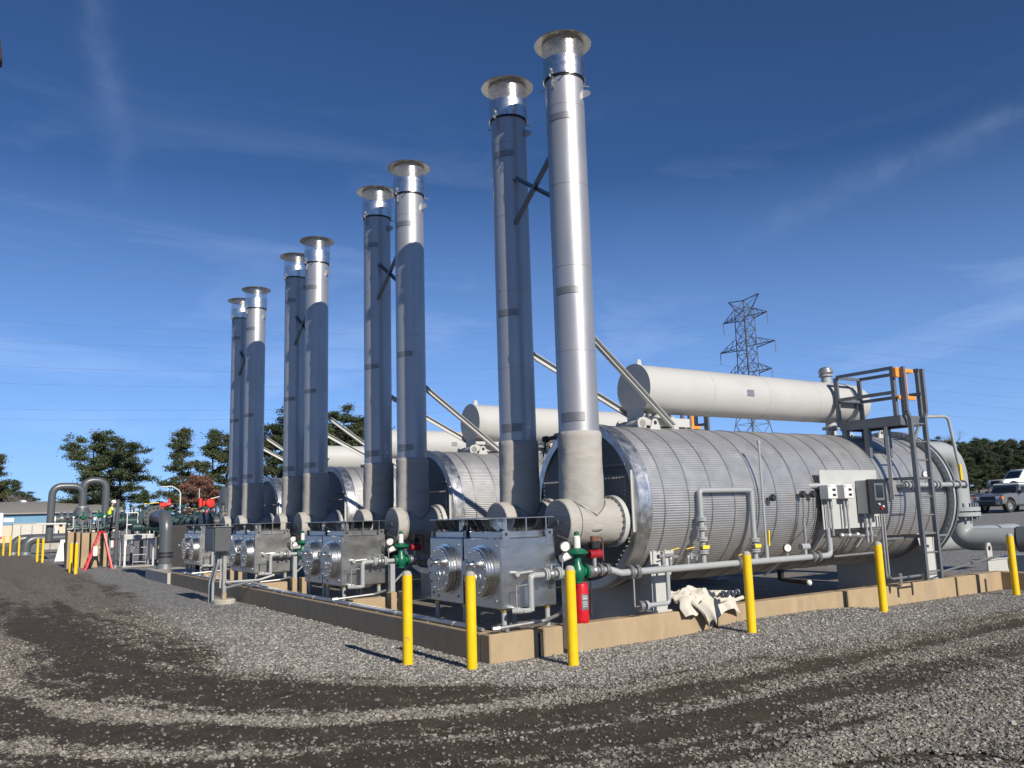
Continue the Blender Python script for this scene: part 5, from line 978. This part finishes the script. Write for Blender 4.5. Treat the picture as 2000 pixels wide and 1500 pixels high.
MB().sph(o+ax*-4.0+ay*6.8+Vector((0, 0, 4.75)), .35, sc=(1, 1, .6)).build('roof_vent', 'white_paint', bl)
tr = thing('white_box_trailer', (-1.5, 72, 0), 'white box trailer with red lower stripe in front of the shed', 'trailer'); MB().box((-6.8, 72, .75), (-1.75, 74.4, 2.85), .04).build('body', 'white_paint', tr); MB().box((-6.8, 71.98, .76), (-1.76, 71.999, .95)).build('stripe', 'actuator_red', tr)
for x in (-5.6, -4.4): MB().cyl((x, 72.05, .42), (x, 72.3, .42), .45, n=20).build('wheel', 'rubber', tr)
for k, (x, y, w_, h, mm) in enumerate(((-.3, 88, 3.4, 2.0, 'tarp'), (4.0, 84, 1.6, 2.3, 'wall_tan'), (2.4, 92, 1.6, 1.7, 'white_paint'), (2.2, 60, 2.6, .75, 'white_paint'), (4.2, 62, 1.2, 1.0, 'actuator_red'), (.4, 62, 2.2, .65, 'concrete_grey'))):
    q = thing('storage_crate', (x, y, 0), ['tarp-covered pile in front of the blue shed', 'tan storage box beside the pipe arch', 'white storage box against the shed wall', 'low white box under the dark pipe run', 'red storage box under the dark pipe run', 'low grey box under the dark pipe run'][k], 'box', None); MB().box((x, y, -.1), (x+w_, y+1.2, h), .06).build('body', mm, q)
    for j in range(3): MB().box((x+w_*(.2+.28*j), y-.03, 0), (x+w_*(.2+.28*j)+.07, y-.002, h*.92)).build('batten', 'steel_grey', q)
    MB().box((x-.03, y-.05, h), (x+w_+.03, y+1.25, h+.05), .01).build('lid', mm, q)
ll = thing('yard_lamp', (12.9, 77, 0), 'slim pale street lamp with curved arm before the dark pines', 'street lamp'); MB().tube(fil([(12.9, 77, -.2), (12.9, 77, 4.6), (12.1, 76.8, 5.1), (11.5, 76.6, 5.05)], .6), .055, 10).build('pole', 'white_paint', ll); MB().sph((11.3, 76.55, 5.02), .22, sc=(1.3, .6, .35)).build('lamp_head', 'white_paint', ll)
up_ = thing('rusty_floodlight', (-8.83, 2.0, 0), 'dark rusty floodlight head on a tall post in the open yard', 'floodlight')
MB().cyl((-5.55, 1.0, -.2), (-5.55, 1.0, 6.2), .09, n=16).build('post', 'rust', up_); MB().box((-5.6, .92, 6.05), (-4.9, 1.08, 6.15), .01).build('arm', 'rust', up_)
mt = Matrix.Translation((-4.84, 1.0, 6.16)) @ Matrix.Rotation(R_(-8), 4, 'Y'); MB().box((-.12, -.10, -.14), (.06, .10, .13), .03, mt).build('head', 'dark_rust', up_)

# ------------------------------------------------------------------ trees
def tri_mesh(name, C, size, m, parent, seed):
    r = np.random.default_rng(seed); n = len(C); a = r.normal(size=(n, 3)); a /= np.linalg.norm(a, axis=1)[:, None]; b = r.normal(size=(n, 3)); b -= a*(a*b).sum(1)[:, None]; b /= np.linalg.norm(b, axis=1)[:, None]
    s = np.asarray(size)[:, None] if np.ndim(size) else size; V = np.stack([C+a*s, C-a*s*.5+b*s*.55, C-a*s*.5-b*s*.55], 1).reshape(-1, 3); me = fast_mesh(name, V, np.arange(3*n).reshape(-1, 3), m, False); o = bpy.data.objects.new(name, me); COL.objects.link(o); o.parent = parent; return o
def pine_parts(h, w, seed, m, style):
    r = np.random.default_rng(seed); trunk = MB(); pts = []; lean = r.uniform(-.03, .03, 2)
    pth = [(lean[0]*h*u+.1*math.sin(u*5), lean[1]*h*u, h*u*.97) for u in np.linspace(0, 1, 8)]; trunk.tube(pth, [.022*h*(1-.85*u) for u in np.linspace(0, 1, 8)], 7)
    C = []; S = []; lo = .12 if style == 'full' else .3
    nb = int(60 if style == 'full' else 44)
    for k in range(nb):
        u = lo+(1-lo)*(k+r.random())/nb; z = h*u
        env = (math.sin(math.pi*min(1, (1-u)/(1-lo)*.86+.08))**.7 if style == 'full' else (1-u)**.65*1.15)*w*.5
        L = env*r.uniform(.55, 1.12)+.25; a = r.uniform(0, 6.283); el = r.uniform(-.12, .35)
        d = np.array([math.cos(a)*math.cos(el), math.sin(a)*math.cos(el), math.sin(el)]); base = np.array([lean[0]*z, lean[1]*z, z]); tip = base+d*L
        trunk.tube([tuple(base), tuple(base+d*L*.5+np.array([0, 0, -.03*L])), tuple(tip)], [.006*h*(1.2-u), .004*h*(1.2-u), .012], 4)
        for q in range(int(4+L*2.2)):
            s = r.uniform(.35, 1.0); c = base+d*L*s+r.normal(size=3)*np.array([.16, .16, .10])*(.5+.12*L)
            n = int(r.integers(44, 74)); rad = r.uniform(.28, .52)*(.6+.05*h); C.append(c+r.normal(size=(n, 3))*np.array([rad, rad, rad*.5])*.62); S.append(r.uniform(.06, .15, n)*(.7+.035*h))
    for q in range(4): n = 30; C.append(np.array([lean[0]*h, lean[1]*h, h*.98-.25*q])+r.normal(size=(n, 3))*np.array([.14+.1*q, .14+.1*q, .2])); S.append(r.uniform(.09, .18, n))
    return trunk, np.concatenate(C), np.concatenate(S)
def pine(name, x, y, h, w, seed, label, m='needles', style='full', group='pine trees beyond the plant', src=None, rz=0, sc=1.0, cat='tree'):
    z = float(terrain(x, y))-.1
    if src is not None:
        t = copy_tree(src); t.location = (x, y, z); t.rotation_euler.z = rz; t.scale = (sc, sc, sc*random.uniform(.92, 1.08)); t['label'] = label; return t
    t = thing(name, (0, 0, 0), label, cat, group); tr_, C, S = pine_parts(h, w, seed, m, style); tr_.build('trunk', 'bark', t); tri_mesh('crown', C, S, m, t, seed+1); t.location = (x, y, z); t.rotation_euler.z = rz; return t
def pol(dx, dy, D): n = math.hypot(dx, dy); return CAM.x+dx/n*D, CAM.y+dy/n*D
def azd(px):  # compass bearing of the trees, spread along the skyline
    return None
p1 = pine('pine_tree', *pol(.119, .993, 118), 12.9, 10.5, 1, 'broad dark pine tree behind the dark pipe arches, taller of the clump'); p2 = pine('pine_tree', *pol(.145, .989, 116), 12.2, 8.5, 2, 'broad dark pine tree behind the worker, shorter of the clump', 'needles_dark')
p3 = pine('pine_tree', *pol(.2075, .978, 112), 13.4, 6.0, 3, 'tall open-crowned pine tree rising over the pale street lamp', 'needles_olive', 'cone'); p4 = pine('pine_tree', *pol(.235, .972, 114), 13.3, 5.6, 4, 'slim pine tree behind the russet tree', 'needles', 'cone')
pine('pine_tree', *pol(.25, .968, 112), 0, 0, 0, 'slim dark pine tree touching the farthest stack', src=p3, rz=1.9, sc=.97)
pine('pine_tree', *pol(.168, .986, 112), 0, 0, 0, 'short dark tree at the sunny end of the pine clump', src=p4, rz=.7, sc=.46)
pine('pine_tree', *pol(.183, .983, 120), 0, 0, 0, 'short bushy tree between the two pine clumps', src=p2, rz=2.7, sc=.36); pine('pine_tree', *pol(.2, .98, 112), 0, 0, 0, 'low bushy tree under the tall open pine', src=p2, rz=4.7, sc=.4)
for k, (px_, D, sc, s_, lb) in enumerate(((.300, 122, 1.18, p2, 'dense pine tree seen between the fourth and third stack pairs, nearer the fourth'), (.325, 120, 1.36, p2, 'dense pine tree seen between the fourth and third stack pairs, nearer the third'), (.352, 124, 1.22, p1, 'dense pine tree behind the third stack pair'), (.372, 118, 1.23, p1, 'dense pine tree seen between the third and second stack pairs'), (.392, 118, 1.32, p2, 'dense pine tree behind the second stack pair'))):
    pine('pine_tree', *pol(px_, math.sqrt(1-px_**2), D), 0, 0, 0, lb, src=s_, rz=1.3*k+.5, sc=sc)
for k, (dx, D, sc, lb) in enumerate(((.033, 150, .98, 'scraggly pine tree above the white trailer'), (.047, 150, .72, 'small pine tree rising over the shed roof'), (.056, 150, .62, 'lowest pine tree rising over the shed roof'), (.04, 155, .66, 'small pine tree between the two over the shed roof'))): pine('pine_tree', *pol(dx, 1, D), 0, 0, 0, lb, src=(p3, p4, p2, p4)[k], rz=k*1.1, sc=sc)
ru = pine('russet_tree', *pol(.2255, .974, 105), 6.8, 5.0, 9, 'small russet-leaved tree between the dark pines', 'russet', 'full', None)
# hillside wood on the sunny side
fr = random.Random(12)
wood = [(.856+.0038*k+fr.uniform(-.002, .002), D+fr.uniform(-6, 6)) for D in (100, 128, 152) for k in range(18)]+[(.874+.004*k, 76+fr.uniform(-3, 6)) for k in range(5)]
WL = 'dark evergreen on the wooded hillside behind the parked vehicles'
for k, (dx, D) in enumerate(wood):
    px_, py_ = pol(dx, math.sqrt(1-dx*dx), D); tgt = (.0665-.004*abs(dx-.89)/.03)*D+1.6-float(terrain(px_, py_)); sc = tgt/13.2*fr.uniform(.72, 1.0)*(.8 if D < 110 else 1)
    pine('hillside_tree', px_, py_, 0, 0, 0, WL, src=(p1, p2, p2, p4)[k % 4], rz=fr.uniform(0, 6), sc=sc)['group'] = 'evergreens on the wooded hillside'
def bare_tree(x, y, h, seed, label):
    r = random.Random(seed); t = thing('bare_tree', (x, y, float(terrain(x, y))-.1), label, 'tree', None); m = MB(); tw = MB(); z0 = t.location.z
    def grow(p, d, L, rad, lvl):
        q = p+d*L; (m if lvl < 2 else tw).tube([p, p+d*L*.5+Vector((r.uniform(-.05, .05)*L, r.uniform(-.05, .05)*L, 0)), q], [rad, rad*.85, rad*.65], 5)
        if lvl < 5:
            for k in range(3 if lvl else 4):
                nd_ = (d+Vector((r.uniform(-.75, .75), r.uniform(-.75, .75), r.uniform(-.1, .5)))).normalized(); grow(p+d*L*r.uniform(.6, 1), nd_, L*r.uniform(.55, .8), rad*.55, lvl+1)
    grow(Vector((x, y, z0)), Vector((0, 0, 1)), h*.34, h*.014, 0); m.build('trunk', 'grey_bark', t); tw.build('twigs', 'grey_bark', t)
bare_tree(*pol(.868, .497, 150), 10.6, 4, 'bare grey tree on the skyline beside the outlet pipe'); bare_tree(*pol(.876, .482, 150), 10.6, 8, 'bare grey tree on the skyline just past the hooked vent pipe'); bare_tree(*pol(.044, 1, 140), 8.5, 6, 'bare tree over the shed roof')

# ------------------------------------------------------------------ lattice tower and power lines
TX, TY = pol(.7615, .648, 150); TB = float(terrain(TX, TY))
tw = thing('transmission_tower', (TX, TY, TB), 'dark lattice transmission tower behind the first expansion tank', 'tower')
ang = math.atan2(.648, .7615); axd = Vector((math.sin(ang-.75), -math.cos(ang-.75), 0)); ayd = Vector((axd.y, -axd.x, 0)); To = Vector((TX, TY, 0)); HT = 38.4
def tpt(a, b, z): return To+axd*a+ayd*b+Vector((0, 0, z))
def half(z): return np.interp(z, [TB, 20, 36], [4.2, 1.3, 1.15])
lv = [TB-.2, 6, 11, 15.5, 19, 21.2, 23.4, 25.6, 27.8, 30, 32.2, 34.4, 36.0]
for sx in (-1, 1):
    for sy in (-1, 1):
        m = MB()
        for z0, z1 in zip(lv[:-1], lv[1:]): m.bar(tpt(sx*half(z0), sy*half(z0), z0), tpt(sx*half(z1), sy*half(z1), z1), .15, .15)
        m.build('leg', 'tower_steel', tw)
for z0, z1 in zip(lv[:-1], lv[1:]):
    m = MB(); c = [(-1, -1), (1, -1), (1, 1), (-1, 1)]
    for k in range(4):
        a, b = c[k], c[(k+1) % 4]; h0, h1 = half(z0), half(z1); m.bar(tpt(a[0]*h0, a[1]*h0, z0), tpt(b[0]*h1, b[1]*h1, z1), .06, .06); m.bar(tpt(b[0]*h0, b[1]*h0, z0), tpt(a[0]*h1, a[1]*h1, z1), .06, .06); m.bar(tpt(a[0]*h1, a[1]*h1, z1), tpt(b[0]*h1, b[1]*h1, z1), .065, .065)
    m.build('lattice_panel', 'tower_steel', tw)
ARM = [(34.3, 4.0), (29.0, 5.2), (24.4, 4.0)]; TIPS = []
for z, L in ARM:
    for s in (-1, 1):
        m = MB(); h = half(z); tip = tpt(s*(h+L), 0, z+.15)
        for q in (-1, 1):
            m.bar(tpt(s*h, q*h, z), tip, .13, .13); m.bar(tpt(s*h, q*h, z+1.8), tip, .075, .075)
            for k in (.35, .7): p = tpt(s*h, q*h, z).lerp(tip, k); u = tpt(s*h, q*h, z+1.8).lerp(tip, k-.2); m.bar(p, u, .07, .07); m.bar(p, tpt(s*h, -q*h, z).lerp(tip, k), .07, .07)
        arm_ = m.build('cross_arm', 'tower_steel', tw); MB().cyl(tip, tip-Vector((0, 0, 2.1)), .06, n=6).build('insulator', 'tower_steel', arm_); TIPS.append(tip-Vector((0, 0, 2.1)))
m = MB(); m.bar(tpt(0, -.9, 36), tpt(0, 0, 37.6), .12, .12)
for s in (-1, 1):
    tip = tpt(s*3.6, 0, 38.0); m = MB(); m.bar(tpt(s*.9, .9, 36), tip, .06, .06); m.bar(tpt(s*.9, -.9, 36), tip, .13, .13); m.bar(tpt(0, 0, 37.6), tip, .13, .13); m.bar(tpt(s*.5, 0, 34.5), tip, .075, .075); m.build('peak_arm', 'tower_steel', tw); TIPS.append(tip)
for q in (-1, 1): m = MB(); m.bar(tpt(-.9, q*.9, 36), tpt(0, 0, 37.6), .12, .12); m.bar(tpt(.9, q*.9, 36), tpt(0, 0, 37.6), .12, .12); m.build('peak', 'tower_steel', tw)
LEFT = [(.0263, .1916), (.0252, .2122), (.0287, .1475), (.0277, .1652), (.0307, .1104), (.0301, .1210), (.0210, .2892), (.0215, .272)]
CN = ['outer upper', 'inner upper', 'outer middle', 'inner middle', 'outer lower', 'inner lower', 'outer earth', 'inner earth']
for k, tip in enumerate(TIPS):
    dx, tz = LEFT[k]; D = 150; lx, ly = CAM.x+dx*D-8, CAM.y+D; lz = CAM.z+tz*D; A = tip; B = Vector((lx, ly, lz))
    dirh = Vector((.80, -.60, 0)); Cc = tip+dirh*260+Vector((0, 0, -2))
    m = MB(); pts = []
    for i in range(25): u = i/24; p = B.lerp(A, u); p.z -= 4*u*(1-u)*2.2; pts.append(p)
    for i in range(1, 17): u = i/16; p = A.lerp(Cc, u); p.z -= 4*u*(1-u)*12; pts.append(p)
    m.tube(pts, .013 if k < 6 else .009, 5); single(m, 'power_line', 'cable', tuple(A), 'thin %s cable strung from the lattice tower across the sky' % CN[k], 'cable', 'power lines')

# ------------------------------------------------------------------ vehicles
def wheel(parent, x, y, r, w, s):
    t_ = MB().lathe([(r*.62, -w/2), (r*.96, -w/2), (r, -w*.35), (r, w*.35), (r*.96, w/2), (r*.62, w/2)], (x, y, r), (0, 1, 0), 28, True).build('wheel', 'rubber', parent)
    m = MB().lathe([(0, s*w*.36), (r*.2, s*w*.38), (r*.25, s*w*.25), (r*.58, s*w*.3), (r*.64, s*w*.46), (r*.64, -s*w*.3), (0, -s*w*.3)], (x, y, r), (0, 1, 0), 24); m.build('rim', 'galv', t_)
def suv():
    t = thing('parked_suv', (0, 0, 0), 'grey boxy SUV with white roof parked before the wooded hillside', 'SUV')
    hw = .93
    low = [(-2.2, .5), (-2.2, 1.05), (-2.12, 1.12), (1.0, 1.14), (1.95, 1.06), (2.18, .98), (2.2, .55), (1.85, .48), (1.82, .75), (1.55, .92), (1.2, .75), (1.12, .45), (-1.0, .45), (-1.08, .75), (-1.4, .92), (-1.7, .75), (-1.75, .48)]
    MB().prism(low, 2*hw, (0, -hw, 0)).build('body', 'suv_paint', t)
    up = [(-2.08, 1.13), (-1.95, 1.62), (.30, 1.62), (.62, 1.14)]; m = MB(); n = len(up)
    vs = [(a, -hw*.97+(b-1.13)*.16, b) for a, b in up]+[(a, hw*.97-(b-1.13)*.16, b) for a, b in up]; m.add(vs, [(0, 1, 2, 3), (7, 6, 5, 4)]+[(k, 4+k, 4+(k+1) % 4, (k+1) % 4) for k in range(4)]); cabn = m.build('cabin', 'suv_paint', t)
    MB().box((-2.0, -.84, 1.625), (.36, .84, 1.73), .05).build('roof', 'truck_white', t)
    gl = MB(); gl.prism([(-.76, .0), (.76, 0), (.68, .40), (-.68, .40)], .012, (.615, 0, 1.18), (0, 1, 0), Vector((-.55, 0, .835)), (.8, 0, .55)); gl.build('windscreen', 'glass_dark', t)
    for s in (-1, 1):
        for a, b in ((-.72, .22), (-1.85, -.92)):
            MB().prism([(a, 1.19), (b+.16 if b > 0 else b, 1.19), (b-.04, 1.56), (a+.03, 1.56)], .012*s, (0, s*hw*.955-.055*s*.0, 0), (1, 0, 0), Vector((0, -.16*s, 1)).normalized() if False else (0, 0, 1), (0, 1, 0)).build('side_window', 'glass_dark', t)
        for a, b in ((-.78, .62), (-.98, -.86)): pass
        d = MB().box((-.8, s*hw, .5), (.75, s*(hw+.012), 1.1), .01).build('door', 'suv_paint', t); MB().box((-.7, s*(hw+.012), .95), (-.5, s*(hw+.035), .99), .005).build('handle', 'black', d)
        MB().box((.5, s*(hw+.02), 1.12), (.7, s*(hw+.24), 1.3), .03).build('mirror', 'black', t); MB().box((2.17, s*.62-.12, .78), (2.215, s*.62+.12, .95), .02).build('headlight', 'lamp_clear', t); MB().box((2.05, s*.86-.09, .80), (2.225, s*.86+.075, .95), .02).build('indicator', 'lamp_amber', t)
        MB().box((-1.0, s*(hw-.02), .36), (1.1, s*(hw+.06), .46), .02).build('sill', 'black', t)
        for x in (1.5, -1.38): wheel(t, x, s*(hw-.13), .4, .27, s); MB().tube([(x+.47*math.cos(a), s*(hw+.01), .42+.47*math.sin(a)) for a in np.linspace(-.1, math.pi+.1, 14)], .04, 6).build('fender_trim', 'black', t)
    MB().box((2.16, -.5, .74), (2.21, .5, .97), .02).build('grille', 'black', t); bm = MB().box((2.1, -.9, .42), (2.36, .9, .70), .05).build('bumper', 'black', t)
    for s in (-1, 1): MB().box((2.2, s*.72-.12, .47), (2.375, s*.72+.12, .68), .02).build('bumper_end', 'galv', bm)
    MB().prism([(1.0, 1.141), (1.95, 1.062), (1.95, 1.08), (1.02, 1.165)], 1.5, (0, -.75, 0)).build('hood_scoop', 'suv_paint', t)
    for y in (-.7, .7): MB().tube([(-1.9, y, 1.77), (.2, y, 1.77)], .025, 8).build('roof_rack', 'black', t)
    return t
su = suv(); sx_, sy_ = pol(.8985, .439, 60); su.location = (sx_, sy_, float(terrain(sx_, sy_))-.0); su.rotation_euler.z = math.atan2(-.4436, -.8962)+R_(-34)
def pickup():
    t = thing('white_pickup', (0, 0, 0), 'white pickup truck parked higher on the hillside', 'truck')
    low = [(-2.7, .55), (-2.7, 1.1), (1.2, 1.12), (2.4, 1.05), (2.55, .9), (2.55, .5), (2.05, .5), (2.0, .85), (1.7, .95), (1.35, .85), (1.3, .5), (-1.2, .5), (-1.25, .85), (-1.55, .95), (-1.9, .85), (-1.95, .5)]; MB().prism(low, 1.9, (0, -.95, 0)).build('body', 'truck_white', t)
    m = MB(); up = [(-.9, 1.11), (-.75, 1.78), (.6, 1.78), (1.15, 1.11)]; vs = [(a, -.92+(b-1.11)*.2, b) for a, b in up]+[(a, .92-(b-1.11)*.2, b) for a, b in up]; m.add(vs, [(0, 1, 2, 3), (7, 6, 5, 4)]+[(k, 4+k, 4+(k+1) % 4, (k+1) % 4) for k in range(4)]); m.build('cabin', 'truck_white', t)
    MB().prism([(-.75, 0), (.75, 0), (.66, .66), (-.66, .66)], .012, (1.13, 0, 1.17), (0, 1, 0), Vector((-.6, 0, .72)).normalized(), (.77, 0, .63)).build('windscreen', 'glass_dark', t)
    for s in (-1, 1):
        MB().prism([(-.75, 1.18), (.85, 1.18), (.5, 1.7), (-.66, 1.7)], .012*s, (0, s*.86, 0), (1, 0, 0), (0, 0, 1), (0, 1, 0)).build('side_window', 'glass_dark', t); MB().box((2.5, s*.7-.15, .82), (2.57, s*.7+.15, .98), .02).build('headlight', 'lamp_clear', t)
        for x in (1.68, -1.58): wheel(t, x, s*.84, .39, .25, s)
    MB().box((2.5, -.5, .7), (2.575, .5, .98), .02).build('grille', 'black', t); MB().box((2.5, -.92, .48), (2.68, .92, .66), .03).build('bumper', 'galv', t)
    rk = MB()
    for y in (-.75, .75): rk.bar((-2.5, y, 1.85), (.5, y, 1.85), .05, .05)
    for x in (-2.4, -1.0, .4): rk.bar((x, -.75, 1.85), (x, .75, 1.85), .05, .05)
    for y in (-.75, .75): rk.bar((-2.4, y, 1.05), (-2.4, y, 1.85), .05, .05); rk.bar((-1.0, y, 1.05), (-1.0, y, 1.85), .05, .05)
    rk.build('ladder_rack', 'galv', t); return t
pk = pickup(); sx_, sy_ = pol(.9045, .4265, 78); pk.location = (sx_, sy_, float(terrain(sx_, sy_))); pk.rotation_euler.z = math.atan2(-.4265, -.9045)+R_(-52)
